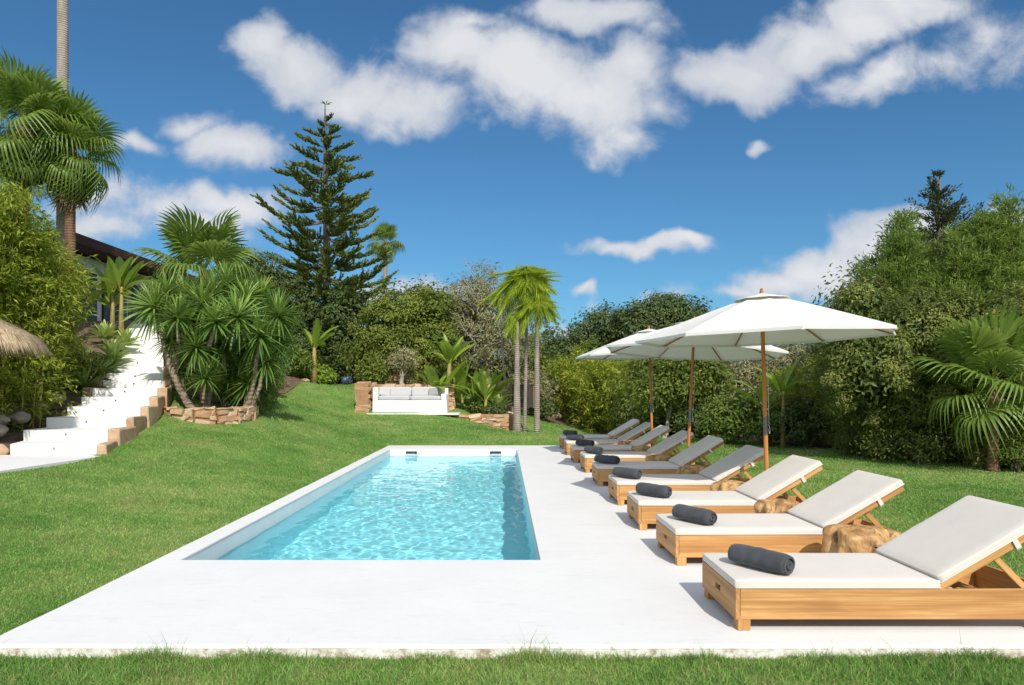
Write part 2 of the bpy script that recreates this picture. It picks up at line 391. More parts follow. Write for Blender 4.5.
def axis(lo, hi, fine_lo, fine_hi, step, extra=()):
    a = list(np.arange(fine_lo, fine_hi + 1e-6, step)); s = step; x = fine_hi
    while x < hi: s *= 1.35; x = min(hi, x + s); a.append(x)
    s = step; x = fine_lo
    while x > lo: s *= 1.35; x = max(lo, x - s); a.insert(0, x)
    a = [q for q in a if all(abs(q - e) > step * .35 for e in extra)] + list(extra)
    return np.array(sorted(a))
hx0, hx1, hy0, hy1 = QX0 - .12, QX1 + .12, QY0 - .12, QY1 + .12
gx = axis(-600, 600, -18, 14, .35, (hx0, hx1)); gy = axis(-150, 900, 0, 40, .35, (hy0, hy1))
XX, YY = np.meshgrid(gx, gy); zz = ground(XX.ravel(), YY.ravel())
far = np.hypot(XX.ravel(), YY.ravel() - 15); k = np.clip((far - 120) / 150, 0, 1); zz = zz * (1 - k) + (1.0) * k
zz = np.clip(zz, -2, 12)
nx, ny = len(gx), len(gy); I, J = np.meshgrid(np.arange(nx - 1), np.arange(ny - 1)); I = I.ravel(); J = J.ravel()
cx = (gx[I] + gx[I + 1]) / 2; cy = (gy[J] + gy[J + 1]) / 2
keep = ~((cx > hx0) & (cx < hx1) & (cy > hy0) & (cy < hy1)); I = I[keep]; J = J[keep]; b0 = J * nx + I
lawn = mesh_np('lawn', np.c_[XX.ravel(), YY.ravel(), zz], [np.c_[b0, b0 + 1, b0 + nx + 1, b0 + nx]], M['lawn'], smooth=True)
tag(lawn, 'mown green lawn sloping up around the pool deck', 'lawn', kind='structure')

# ================================================================ pool deck and pool
def ring(name, out, inn, z0, z1, m, parent=None, jitter=0.0, bev=.008, nseg=60):
    """slab with a rectangular hole; outer edge slightly irregular"""
    (a, b, c, d), (e, f, g, h) = out, inn
    def edge(p, q, n):
        return [(p[0] + (q[0] - p[0]) * i / n, p[1] + (q[1] - p[1]) * i / n) for i in range(n)]
    oc = [(a, b), (c, b), (c, d), (a, d)]; ic = [(e, f), (g, f), (g, h), (e, h)]
    O = []; Iq = []
    for i in range(4):
        O += edge(oc[i], oc[(i + 1) % 4], nseg); Iq += edge(ic[i], ic[(i + 1) % 4], nseg)
    O = np.array(O); Iq = np.array(Iq); n = len(O)
    if jitter:
        w = np.array([mnoise.noise(Vector((p[0] * 1.3, p[1] * 1.3, 3.1))) * .7 + mnoise.noise(Vector((p[0] * 6, p[1] * 6, 9.1))) * .3 for p in O])
        O = O + (w * jitter)[:, None] * np.where(np.isin(np.arange(n) % nseg, [0]), 0, 1)[:, None] * np.c_[np.repeat([0, 1, 0, 1], nseg), np.repeat([1, 0, 1, 0], nseg)]
    V = np.r_[np.c_[O, np.full(n, z1)], np.c_[Iq, np.full(n, z1)], np.c_[O, np.full(n, z0)], np.c_[Iq, np.full(n, z0)]]
    i = np.arange(n); j = (i + 1) % n
    Q = np.r_[np.c_[i, j, n + j, n + i], np.c_[2*n + i, 2*n + j, j, i], np.c_[n + i, n + j, 3*n + j, 3*n + i], np.c_[2*n + j, 2*n + i, 3*n + i, 3*n + j]]
    o = mesh_np(name, V, [Q], m, parent)
    if bev:
        bv = o.modifiers.new('bevel', 'BEVEL'); bv.width = bev; bv.segments = 2; bv.angle_limit = R(50); bv.limit_method = 'ANGLE'
    return o
deck = ring('pool_deck', (DX0, DY0, DX1, DY1), (QX0, QY0, QX1, QY1), -.03, 0, M['white'], jitter=.012)
tag(deck, 'smooth white deck around the swimming pool', 'pool deck', kind='structure')
foot = ring('deck_footing', (DX0 + .005, DY0 - .012, DX1 - .005, DY1 - .01), (QX0 - .01, QY0 - .01, QX1 + .01, QY1 + .01), -.16, -.030, M['edge'], jitter=.03, bev=0, nseg=220)
tag(foot, 'weathered concrete footing under the white deck edge', 'footing', kind='structure')

pool = empty('swimming_pool', ((QX0 + QX1) / 2, (QY0 + QY1) / 2, 0), 0, 'long rectangular swimming pool with white walls and blue water', 'swimming pool')
mb = MB(); cxp, cyp = (QX0 + QX1) / 2, (QY0 + QY1) / 2
hx, hy, zd = (QX1 - QX0) / 2, (QY1 - QY0) / 2, -1.45
V = [[-hx, -hy, zd], [hx, -hy, zd], [hx, hy, zd], [-hx, hy, zd], [-hx, -hy, -.03], [hx, -hy, -.03], [hx, hy, -.03], [-hx, hy, -.03]]
mb.add(V, [[0, 1, 2, 3], [4, 5, 1, 0], [5, 6, 2, 1], [6, 7, 3, 2], [7, 4, 0, 3]])
def basinmat():
    m, t = newmat('pool_plaster'); pos = worldpos(t); n = t.noise(pos, 2.2, 5, .6); n2 = t.noise(pos, 12, 4, .6)
    c = t.ramp(n, [(.3, (.70, .74, .74)), (.7, (.80, .81, .80))])
    sz = t.n.new('ShaderNodeSeparateXYZ'); t.l.new(pos, sz.inputs[0])
    # painted pale blue up to the waterline
    z = t.math('ADD', sz.outputs[2], t.math('MULTIPLY', t.math('SUBTRACT', n2, .5), .02))
    c = t.mixc(t.maprange(z, -.205, -.195, 1, 0), c, (.47, .85, .93))
    scale = t.math('MULTIPLY', t.maprange(z, -.20, -.19, 0, 1), t.maprange(z, -.19, -.12, 1, 0))
    c = t.mixc(t.math('MULTIPLY', scale, .35), c, (.50, .48, .42))
    principled(t, c, .6, n2, .1, .01, .3); return m
basin = mb.build('basin', basinmat(), pool)
basin.cycles.is_caustics_receiver = True
for sx in (-1, 1):
    mb = MB(); X = -1.12 if sx < 0 else 1.12
    # a skimmer mouth in the far wall: frame round a dark opening
    w, h_, zc = .30, .085, -.10
    for (bx, bz, bw, bh) in ((0, h_/2 + .012, w + .05, .024), (0, -h_/2 - .012, w + .05, .024), (-w/2 - .012, 0, .024, h_), (w/2 + .012, 0, .024, h_)):
        mb.box((X + bx, hy - .012, zc + bz), (bw, .02, bh))
    s1 = mb.build('skimmer', M['white_wall'], pool)
    mb = MB(); mb.box((X, hy - .006, zc), (w, .008, h_)); mb.build('opening', M['dark'], s1)
    mb = MB(); mb.box((X + .02 * sx, hy - .0155, zc - .028), (w * .8, .006, .02)); mb.build('flap', M['steel'], s1)

# water: real ripples
wx = np.linspace(QX0 + .002, QX1 - .002, 150); wy = np.linspace(QY0 + .002, QY1 - .002, 460)
WX, WY = np.meshgrid(wx, wy); wz = np.zeros(WX.size)
x_, y_ = WX.ravel(), WY.ravel()
rw = np.random.default_rng(3)
for i in range(46):
    lam = .10 * (1.055 ** i) ; a = rw.normal(.35, .95); ph = rw.uniform(0, 6.28); amp = .00085 * lam ** .8
    kx, ky = math.cos(a) * 6.283 / lam, math.sin(a) * 6.283 / lam
    wob = .55 * np.sin(x_ * rw.uniform(.6, 2.0) + y_ * rw.uniform(-1.8, 1.8) + rw.uniform(0, 6))
    wz += amp * (1 + .5 * np.sin(x_ * rw.uniform(.4, 1.4) + y_ * rw.uniform(-1, 1) + rw.uniform(0, 6))) * np.sin(kx * x_ + ky * y_ + ph + wob * 2.2)
nx, ny = 150, 460; I, J = np.meshgrid(np.arange(nx - 1), np.arange(ny - 1)); b0 = (J * nx + I).ravel()
def watermat():
    m, t = newmat('pool_water')
    g = t.n.new('ShaderNodeBsdfPrincipled'); g.inputs['Base Color'].default_value = (.66, .98, 1.0, 1); g.inputs['Roughness'].default_value = 0.0
    g.inputs['IOR'].default_value = 1.18; g.inputs['Transmission Weight'].default_value = 1.0
    t.l.new(g.outputs[0], t.out.inputs[0]); return m
water = mesh_np('water', np.c_[x_, y_, wz * 1.0 - .19], [np.c_[b0, b0 + 1, b0 + nx + 1, b0 + nx]], watermat(), smooth=True)
tag(water, 'rippled turquoise water filling the swimming pool', 'water', kind='structure')
water.cycles.is_caustics_caster = True

# ================================================================ stairs and path
YS = [12.5, 13.3, 14.2, 15.1, 16.0, 17.0, 18.0] + [18.0 + .58 * i for i in range(1, 12)]
ZS = [.42 + .2 * i for i in range(18)]
ppx = [12.5, 13.3, 14.2, 15.1, 16.0, 17.0, 18.0, 24.4]
XL = [UX(np.interp(y, ppx, [10, 23, 46, 67, 81, 92, 103, 134]), y) for y in YS]
XR = [UX(np.interp(y, ppx, [98, 109, 127, 140.5, 151, 158, 165, 160]), y) for y in YS]
st = empty('garden_staircase', (XL[0], YS[0], ZS[0]), 0, 'white garden steps climbing past the yucca, edged with sandstone blocks', 'staircase')
ox, oy, oz = XL[0], YS[0], ZS[0]
def prism(mb, pts, z0, z1, tone=.5):
    n = len(pts); V = [[p[0], p[1], z0] for p in pts] + [[p[0], p[1], z1] for p in pts]
    mb.add(V, [[i, (i + 1) % n, n + (i + 1) % n, n + i] for i in range(n)] + ([[n, n + 1, n + 2, n + 3], [3, 2, 1, 0]] if n == 4 else []), tone=tone)
    if n > 4:
        mb.T.append(np.array([[n, n + i, n + i + 1] for i in range(1, n - 1)]) + mb.n - 2 * n); mb.tt.append(np.full(n - 2, tone))
for k in range(17):
    x0, x1, x2, x3 = XL[k], XR[k], XR[k+1], XL[k+1]; ya, yb = YS[k], YS[k+1] + .0
    mb = MB(); nose = .035
    prism(mb, [(x0 - ox, ya - oy), (x1 - ox, ya - oy), (x2 - ox, yb - oy - .002), (x3 - ox, yb - oy - .002)], ZS[k] - .35 - oz, ZS[k+1] - .0 - oz)
    s_ = mb.build('step', M['white_wall'], st, bevel=.018, bseg=3)
    if k < 7 or k % 2:
        mb = MB(); mb.box(((x0 + x1) / 2 - ox, ya - oy - .004, ZS[k] + .12 - oz), (.035, .02, .035)); l_ = mb.build('step_light', M['steel'], s_)
    # edging blocks on the lawn side, cut stone
    if k < 9:
        d = yb - ya; mb = MB(); w = .17 + RNG.uniform(-.03, .06)
        ex = RNG.uniform(0, .06)
        prism(mb, [(x1 - ox + .002, ya - oy - ex), (x1 + w - ox, ya - oy - ex + .03), (x2 + w * .9 - ox, yb - oy - .01), (x2 - ox + .002, yb - oy - .01)], ZS[k] - .3 - oz, ZS[k+1] + .012 - oz, tone=RNG.uniform(.2, .9))
        mb.V[-1] += RNG.normal(0, .014, mb.V[-1].shape); mb.build('edging_stone', M['edging'], st, bevel=.03, bseg=3, tone=True)
    if 4 < k < 12:
        mb = MB(); w = .24
        prism(mb, [(x0 - w - ox, ya - oy), (x0 - ox - .002, ya - oy - .03), (x3 - ox - .002, yb - oy - .02), (x3 - w - ox, yb - oy)], ZS[k] - .3 - oz, ZS[k+1] + .02 - oz, tone=RNG.uniform(.2, .9))
        mb.V[-1] += RNG.normal(0, .014, mb.V[-1].shape); mb.build('edging_stone', M['edging'], st, bevel=.03, bseg=3, tone=True)
mb = MB(); prism(mb, [(-9.3, 9.0), (-7.42, 9.0), (-7.22, 10), (-7.15, 11), (-7.05, 12.1), (-7.08, 12.49), (-9.3, 12.49)], .1, .425)
path = mb.build('path', M['white'], None); tag(path, 'white path landing at the foot of the garden steps', 'path', kind='structure')

# ================================================================ rocks and stone walls
def rock(loc, size, seed, m='rock', parent=None, flat=.75, tone=.5, name='rock'):
    bm = bmesh.new(); bmesh.ops.create_icosphere(bm, subdivisions=3, radius=.5)
    for v in bm.verts:
        p = v.co.copy(); n = mnoise.noise(p * 1.7 + Vector((seed * 3.1, seed, 0))) * .28 + mnoise.noise(p * 4.5 + Vector((seed, 0, 5))) * .09
        # chisel into facets
        q = p.normalized(); mx = max(abs(q.x), abs(q.y), abs(q.z))
        v.co = p * (1 + n) * (1 - .35 * (1 - mx)) ; v.co.z *= flat
        v.co = Vector((v.co.x * size[0], v.co.y * size[1], v.co.z * size[2]))
    me = bpy.data.meshes.new(name); bm.to_mesh(me); bm.free()
    a = me.attributes.new('tone', 'FLOAT', 'FACE'); a.data.foreach_set('value', np.full(len(me.polygons), tone, dtype=np.float32))
    me.materials.append(M[m])
    for p in me.polygons: p.use_smooth = True
    o = bpy.data.objects.new(name, me); COL.objects.link(o); o.location = loc; o.rotation_euler = (0, 0, seed * 1.7)
    if parent: o.parent = parent
    return o

def stone_wall(name, pts, h_top, z_bot, thick, label, m='stone', sh=.16, sw=.32, cap=True, closed=False):
    """rubble wall along a polyline: mortar core plus irregular stones in courses, one mesh"""
    mb = MB(); pts = np.array(pts, float)
    for a, b in zip(pts[:-1], pts[1:]):
        d = b - a; L = np.hypot(*d); ang = math.atan2(d[1], d[0]); Rm = rotz(ang)
        mid = (a + b) / 2
        mb.box((mid[0], mid[1], (h_top + z_bot) / 2 - .01), (L, thick - .05, h_top - z_bot - .03), Rm, tone=.0)
        z = z_bot
        while z < h_top - .02:
            hh = min(sh * RNG.uniform(.6, 1.35), h_top - z)
            x = -L / 2
            while x < L / 2 - .02:
                w = min(sw * RNG.uniform(.5, 1.5), L / 2 - x)
                c = np.array([x + w / 2, 0, 0]) @ Rm.T
                mb.box((mid[0] + c[0], mid[1] + c[1], z + hh / 2), (w * .97, thick + RNG.uniform(-.02, .05), hh * .93), Rm @ roty(RNG.normal(0, .05)), tone=RNG.uniform(0, 1), jit=.02)
                x += w
            z += hh
    o = mb.build(name, M[m], None, bevel=.026, bseg=2, tone=True); return tag(o, label, 'stone wall')

stone_wall('planter_wall', [(-8.25, 17.0), (-7.8, 16.62), (-7.25, 16.45), (-6.8, 16.55), (-6.5, 16.9), (-6.42, 17.6), (-6.6, 18.5)], 1.15, .45, .26, 'low curved golden stone planter wall round the foot of the yucca', sh=.13, sw=.28)
mb = MB(); n = 14; soil = [(-7.42 + .95 * math.cos(a), 17.65 + 1.1 * math.sin(a)) for a in np.linspace(0, 6.283, n, endpoint=False)]
prism(mb, soil, .3, 1.06); tag(mb.build('planter_soil', M['soil']), 'brown soil bed inside the curved yucca planter', 'soil', kind='structure')
w1 = stone_wall('stone_wall', [(-5.25, 25.85), (-5.25, 27.3)], 1.84, .35, .5, 'golden stone pier at the end of the wall beside the white sofa', sh=.15)
w2 = stone_wall('stone_wall', [(-5.0, 27.2), (-1.9, 27.2)], 1.80, .35, .35, 'golden stone wall standing behind the white garden sofa', sh=.15)
w3 = stone_wall('stone_wall', [(-2.05, 26.25), (.2, 26.25), (.28, 28.6)], .66, -.2, .34, 'low golden stone wall holding the banana bed next to the sofa', sh=.13)
mb = MB(); prism(mb, [(-2.0, 26.4), (.1, 26.4), (.1, 28.6), (-2.0, 28.6)], -.1, .60); tag(mb.build('bed_soil', M['soil']), 'brown soil of the raised banana bed', 'soil', kind='structure')
stone_wall('stone_wall', [(-.95, 28.7), (.05, 28.7)], 1.86, .3, .4, 'short golden stone wall behind the agave rosette', sh=.16)
stone_wall('stone_wall', [(-7.9, 33.2), (-6.3, 33.0)], 3.0, 1.2, .5, 'tall pale rubble wall under the pine tree', sh=.22, sw=.4)
stone_wall('stone_wall', [(-6.2, 30.9), (-2.2, 30.3)], 2.25, 1.2, .4, 'pale rubble terrace wall below the citrus tree behind the sofa', sh=.2, sw=.4)
for i, (x, y, z, s, lab) in enumerate([
    (-9.0, 12.5, .52, (.30, .28, .34), 'rounded pink stone at the foot of the white steps'),
    (-9.35, 12.45, .54, (.34, .3, .3), 'low rounded stone next to the path landing edge'),
    (-9.55, 13.2, .86, (.5, .45, .45), 'grey rounded stone beside the second white step'),
    (-9.95, 13.7, 1.0, (.6, .5, .5), 'pale grey boulder under the bamboo by the steps'),
    (-9.75, 14.1, 1.05, (.5, .5, .42), 'grey stone beside the third white step'),
    (-10.2, 14.5, 1.22, (.6, .5, .45), 'large pale boulder among the bamboo stems by the steps'),
    (-9.98, 14.95, 1.22, (.55, .5, .45), 'brownish stone beside the fourth white step'),
    (-10.1, 15.8, 1.42, (.5, .5, .4), 'rounded stone beside the fifth white step'),
    (UX(284, 30.5), 30.5, 2.35, (.55, .5, 1.3), 'tall pinkish rock standing among the shrubs behind the lawn'),
    (UX(304, 30.2), 30.2, 1.95, (.8, .5, .3), 'flat sandy rock at the back edge of the lawn'),
    (UX(347, 30.4), 30.6, 2.0, (.3, .3, .3), 'small pale rock at the back of the lawn beside the blue jar'),
    (UX(512, 28.9), 28.9, .55, (.6, .5, .9), 'pale stone block below the garden gate'),
    (UX(552, 33), 33, .35, (.8, .6, .7), 'reddish rock at the far end of the hedge'),
    (UX(545, 34), 34.2, 1.2, (.9, .7, .8), 'white rock among dry shrubs behind the slender palm'),
    ]):
    s = tuple(q * (.78 if i in (2, 3, 4, 5, 6, 7) else 1) for q in s); o = rock((x, y, z - (.03 if i < 8 else 0)), s, i + 1, 'rock' if i not in (0, 1, 6, 8, 9, 12) else 'block', tone=RNG.uniform(.2, .9)); tag(o, lab, 'rock')

# ================================================================ white sofa
def rounded_box(name, size, m, parent, loc, bev=.05, rot=None, seg=4, puff=0.0):
    bm = bmesh.new(); bmesh.ops.create_cube(bm, size=1)
    bmesh.ops.subdivide_edges(bm, edges=bm.edges, cuts=11, use_grid_fill=True)
    uv = {v: (v.co.x * 2, v.co.y * 2) for v in bm.verts}; round_map(bm, size, min(bev, min(size) * .45))
    for v, (x, y) in uv.items():
        f = (1 - x**4) * (1 - y**4); v.co.z *= 1 + puff * f * 2
        if puff: v.co += Vector((mnoise.noise(v.co * 5) * .01, 0, mnoise.noise(v.co * 4 + Vector((5, 0, 0))) * .012))
    me = bpy.data.meshes.new(name); bm.to_mesh(me); bm.free(); me.materials.append(m)
    for p in me.polygons: p.use_smooth = True
    o = bpy.data.objects.new(name, me); COL.objects.link(o); o.location = loc
    if rot: o.rotation_euler = rot
    if parent: o.parent = parent
    return weighted(o)
sx, sy, sz = UX(409.5, 26), 26.0, .70
sofa = empty('garden_sofa', (sx, sy, sz), 0, 'white built-in garden sofa with pale grey cushions against stone wall', 'sofa')
def sb(name, c, s, bev=.02):
    mb = MB(); mb.box(c, s); return mb.build(name, M['white_wall'], sofa, bevel=bev)
sb('base', (0, .45, .20), (2.76, .9, .56))
sb('backrest', (0, .80, .71), (2.76, .18, .46)); sb('armrest', (-1.27, .35, .72), (.2, .705, .475)); sb('armrest', (1.27, .35, .60), (.2, .705, .24))
sb('plinth', (.15, .30, -.03), (3.4, 1.2, .06))
for i in (-1, 1):
    rounded_box('seat_cushion', (1.15, .62, .16), M['cushion'], sofa, (i * .585, .36, .565), .05, puff=.1)
    rounded_box('back_cushion', (1.12, .16, .36), M['cushion'], sofa, (i * .57, .60, .80), .06, (R(-10), 0, 0))
o = rounded_box('throw_pillow', (.42, .15, .34), M['cushion'], None, (sx - .98, sy + .38, sz + .80), .06, (R(-14), R(8), R(14))); tag(o, 'pale square throw pillow at the arm of the white sofa', 'pillow')
o = rounded_box('throw_pillow', (.40, .14, .30), fabricmat('grey_pillow', (.35, .35, .34)), None, (sx + .86, sy + .40, sz + .79), .06, (R(-14), R(-6), R(-14))); tag(o, 'grey square throw pillow at the lower arm of the sofa', 'pillow')

# ================================================================ gate behind the palms
gt = empty('garden_gate', (.55, 30.2, .8), 0, 'dark wooden garden gate with a post and lintel beyond the palms', 'gate')
woodd = noisemat('weathered_wood', [(.16, .09, .05), (.27, .17, .10)], 6, stretch=(1, 1, .3))
for x in (-.25, .75):
    mb = MB(); mb.box((x, 0, .55), (.1, .1, 1.15)); mb.build('post', woodd, gt, bevel=.01)
mb = MB(); mb.box((.25, 0, 1.17), (1.3, .12, .09)); mb.build('lintel', woodd, gt, bevel=.01)
mb = MB(); mb.box((.25, .03, .5), (.88, .03, 1.0)); mb.build('doorway_shade', M['dark'], gt)  # dark sheet standing in for the shade inside the doorway

# ================================================================ house on the terrace
hs = empty('terrace_house', (-18.8, 30, 3.6), 0, 'white villa with dark red overhanging roof at the top of the steps', 'house')
roofm = noisemat('dark_red_timber', [(.05, .022, .018), (.10, .04, .03)], 4, rough=.6); glass = newmat('window_glass')
t = glass[1]; pg = principled(t, (.10, .13, .15), .04, spec=.9); glass = glass[0]
def hb(name, c, s, m, parent=hs, bev=0.0):
    mb = MB(); mb.box(c, s); return mb.build(name, m, parent, bevel=bev)
hb('wall', (0, 0, 1.3), (6.6, 11.4, 3.2), M['white_wall'])
hb('roof', (0.0, 0, 3.02), (8.4, 13.0, .12), roofm, bev=.01)
hb('fascia', (4.19, 0, 3.16), (.08, 13.1, .34), roofm, bev=.01); hb('fascia', (0, -6.56, 3.16), (8.3, .08, .34), roofm, bev=.01)
hb('ridge', (0, 0, 3.3), (5.4, 10.0, .35), roofm, bev=.05)
for i, y in enumerate((-4.3, -2.2, -.1, 2.0)):
    w = hb('window', (3.335, y, 1.25), (.06, 1.7, 2.2), M['dark'])
    hb('pane', (3.372, y - .41, 1.25), (.012, .76, 2.05), glass, w); hb('pane', (3.372, y + .41, 1.25), (.012, .76, 2.05), glass, w)
for x in (-2.1, 1.3):
    w = hb('window', (x, -5.735, 1.25), (2.2, .06, 2.2), M['dark']); hb('pane', (x - .53, -5.772, 1.25), (1.0, .012, 2.05), glass, w); hb('pane', (x + .53, -5.772, 1.25), (1.0, .012, 2.05), glass, w)
for y in (-6.3, -2.4, 1.6, 5.6): hb('post', (4.05, y, 1.45), (.12, .12, 3.0), M['dark'])

# ================================================================ planting beds laid over the slope
def bed(name, label, mask, x0, x1, y0, y1, st=.3, lift=.015):
    xs = np.arange(x0, x1, st); ys = np.arange(y0, y1, st); A, B = np.meshgrid(xs, ys); z = ground(A.ravel(), B.ravel()) + lift; nx = len(xs)
    z += np.array([mnoise.noise(Vector((a * 1.1, b * 1.1, 0))) * .03 + mnoise.noise(Vector((a * 4, b * 4, 2))) * .02 for a, b in zip(A.ravel(), B.ravel())]) 
    I, J = np.meshgrid(np.arange(nx - 1), np.arange(len(ys) - 1)); I = I.ravel(); J = J.ravel(); k = mask(xs[I] + st / 2, ys[J] + st / 2); b0 = (J * nx + I)[k]
    o = mesh_np(name, np.c_[A.ravel(), B.ravel(), z], [np.c_[b0, b0 + 1, b0 + nx + 1, b0 + nx]], M['soil'], smooth=True); return tag(o, label, 'planting bed', kind='structure')
bed('planting_bed', 'brown earth under the bamboo beside the steps', lambda x, y: (x < np.interp(y, YS, XL) + .1) & ((y > 12.6) | (x < -9.25)), -30, -8, 9, 34)
bed('planting_bed', 'brown earth among the trees beyond the lawn', lambda x, y: ((y > 31.0 + .2 * np.clip(x, 0, 9)) & (x > -12)) | ((x < -7.2) & (y > 19.2) & (x > np.interp(y, YS, XR))) & (x < -7.6 - .09 * (y - 19.2)) , -14, 12, 19, 52, .4, .02)
bed('planting_bed', 'dark earth under the long hedge', lambda x, y: x > 10.25 - .37 * (y - 13.8) + .25, 1, 22, 6, 42, .3, .02)
# ================================================================ sun loungers
LW, LL, LH = .78, 2.10, .275         # width, length, frame top
def make_lounger():
    r = empty('sun_lounger')
    def bx(name, c, s, m='teak_x', parent=r, rot=None, bev=.004):
        mb = MB(); mb.box(c, s, rot); return mb.build(name, M[m], parent, bevel=bev)
    zc, zh = (.075 + LH) / 2, LH - .075
    bx('side_rail', (LL / 2 + .014, .014, zc), (LL - .03, .028, zh)); bx('side_rail', (LL / 2 + .014, LW - .014, zc), (LL - .03, .028, zh))
    # foot board with a hand slot
    mb = MB(); y0, y1, z0, z1 = 0, LW, .075, LH; a0, a1, b0, b1 = LW/2 - .06, LW/2 + .06, .165, .205
    for x, fl in ((-.002, 0), (.026, 1)):
        V = [[x, y0, z0], [x, y1, z0], [x, y1, z1], [x, y0, z1], [x, a0, b0], [x, a1, b0], [x, a1, b1], [x, a0, b1]]
        Q = [[0, 4, 5, 1], [1, 5, 6, 2], [2, 6, 7, 3], [3, 7, 4, 0]]
        mb.add(V, Q if not fl else [q[::-1] for q in Q])
    f = [[0, 1, 9, 8], [1, 2, 10, 9], [2, 3, 11, 10], [3, 0, 8, 11], [4, 12, 13, 5], [5, 13, 14, 6], [6, 14, 15, 7], [7, 15, 12, 4]]
    mb.Q.append(np.array(f)); mb.tq.append(np.full(8, .5))
    mb.build('foot_board', M['teak_y'], r)
    bx('head_board', (LL - .002, LW / 2, zc), (.028, LW - .058, zh), 'teak_y')
    for x in (.055, LL - .09):
        for y in (.045, LW - .045): bx('leg', (x, y, .0505), (.085, .085, .099 if x < 1 else .099), 'teak_z')
    # base slats
    mb = MB()
    for i in range(9): mb.box((.10 + i * .15, LW / 2, LH - .012), (.09, LW - .06, .02))
    mb.box((.7, .05, LH - .04), (1.34, .04, .03)); mb.box((.7, LW - .05, LH - .04), (1.34, .04, .03))
    mb.build('bed_slats', M['teak_y'], r)
    bx('cross_bar', (1.72, LW / 2, .19), (.05, LW - .058, .05), 'teak_y')
    # mattress
    def pad(name, L, th, W):
        bm = bmesh.new(); bmesh.ops.create_cube(bm, size=1)
        bmesh.ops.subdivide_edges(bm, edges=bm.edges, cuts=23, use_grid_fill=True)
        uv = {v: tuple(v.co) for v in bm.verts}; round_map(bm, (L, W, th), .016)
        for v, (x, y, z) in uv.items():
            q = (1 - (2 * x) ** 8) * (1 - (2 * y) ** 8); v.co += Vector((L / 2, LW / 2, th / 2))
            if z > .1:
                n_ = mnoise.noise(Vector((v.co.x * 3.3, v.co.y * 3.3, L))); n2_ = mnoise.noise(Vector((v.co.x * 9, v.co.y * 4, L + 3)))
                v.co.z += (.005 + .004 * n_ + .0022 * n2_) * q - .002 * (1 - q) * max(0, n2_)
            if abs(y) > .46: v.co.y += .005 * mnoise.noise(Vector((v.co.x * 6, 1.2, y))) 
        me = bpy.data.meshes.new(name); bm.to_mesh(me); bm.free(); me.materials.append(M['mattress'])
        for p in me.polygons: p.use_smooth = True
        o = bpy.data.objects.new(name, me); COL.objects.link(o); o.parent = r; return weighted(o)
    s = pad('seat_cushion', 1.36, .062, LW + .004); s.location = (-.004, 0, LH + .001)
    # piping seam
    def piping(par, L, W, th, z):
        mb = MB(); e = .003
        ps = [(0 + e, LW/2 - W/2 - e, z), (L - e, LW/2 - W/2 - e, z), (L - e, LW/2 + W/2 + e, z), (e, LW/2 + W/2 + e, z), (e, LW/2 - W/2 - e, z)]
        for a, b in zip(ps[:-1], ps[1:]): mb.tube([a, b], .003, 5)
        mb.build('piping', M['mattress'], par)
    piping(s, 1.36, LW, .05, .008)
    ang = R(30.5); hx_, hz_ = 1.345, LH + .03
    Rb = Euler((0, -ang, 0))
    b = pad('back_cushion', .84, .060, LW + .004); b.location = (hx_ + .012, 0, hz_ + .006); b.rotation_euler = Rb
    piping(b, .84, LW, .05, .008)
    mb = MB()
    for y in (.035, LW - .035): mb.box((.41, y, -.026), (.85, .045, .05))
    for i in range(7): mb.box((.07 + i * .125, LW / 2, -.008), (.08, LW - .11, .016))
    bf = mb.build('back_frame', M['teak_x'], r, bevel=.003); bf.location = (hx_, 0, hz_); bf.rotation_euler = Rb
    for y in (.003, LW - .003):
        mb = MB(); mb.box((.58, y, -.022), (.035, .010, .085)); mb.box((.58, y + (.03 if y < .4 else -.03), -.062), (.035, .07, .008))
        sp = mb.build('strap', M['mattress'], r); sp.location = (hx_, 0, hz_); sp.rotation_euler = Rb
    # prop: two struts and a bar
    def strut(a, c, y, name='prop_strut'):
        a = np.array(a); c = np.array(c); d = c - a; L = np.hypot(*d); an = math.atan2(d[1], d[0]); m_ = (a + c) / 2
        mb = MB(); mb.box((0, 0, 0), (L, .024, .042)); o = mb.build(name, M['teak_x'], r, bevel=.003); o.location = (m_[0], y, m_[1]); o.rotation_euler = (0, -an, 0)
    A = (hx_ + .46 * math.cos(ang), hz_ - .05 + .46 * math.sin(ang))
    for y in (.075, LW - .075):
        strut(A, (hx_ + .66, .22), y); strut((hx_ + .16, .245), (hx_ + .62, .20), y, 'rest_rail')
    mb = MB(); mb.box((A[0], LW / 2, A[1]), (.03, LW - .12, .03)); mb.build('prop_bar', M['teak_y'], r)
    return r
proto = make_lounger(); index_kids(proto)
LX = 1.535
LY = [4.63, 6.33, 7.92, 9.61, 11.5, 13.35, 15.1, 16.9, 18.62]
lab = ['teak sun lounger with cream mattress at the deck edge by the front lawn',
 'second teak sun lounger from the front lawn, cream mattress fully in sun',
 'third teak sun lounger from the front lawn, beside the pole of the big umbrella',
 'teak sun lounger with lit foot and shaded backrest, fourth from the front lawn',
 'teak sun lounger in umbrella shade, fifth or middle one of the nine',
 'teak sun lounger sixth from the front lawn, fourth from the far end',
 'teak sun lounger in shade, third from the far end of the row',
 'teak sun lounger in shade, last but one at the far end of the deck',
 'teak sun lounger at the far end of the deck, last of the row']
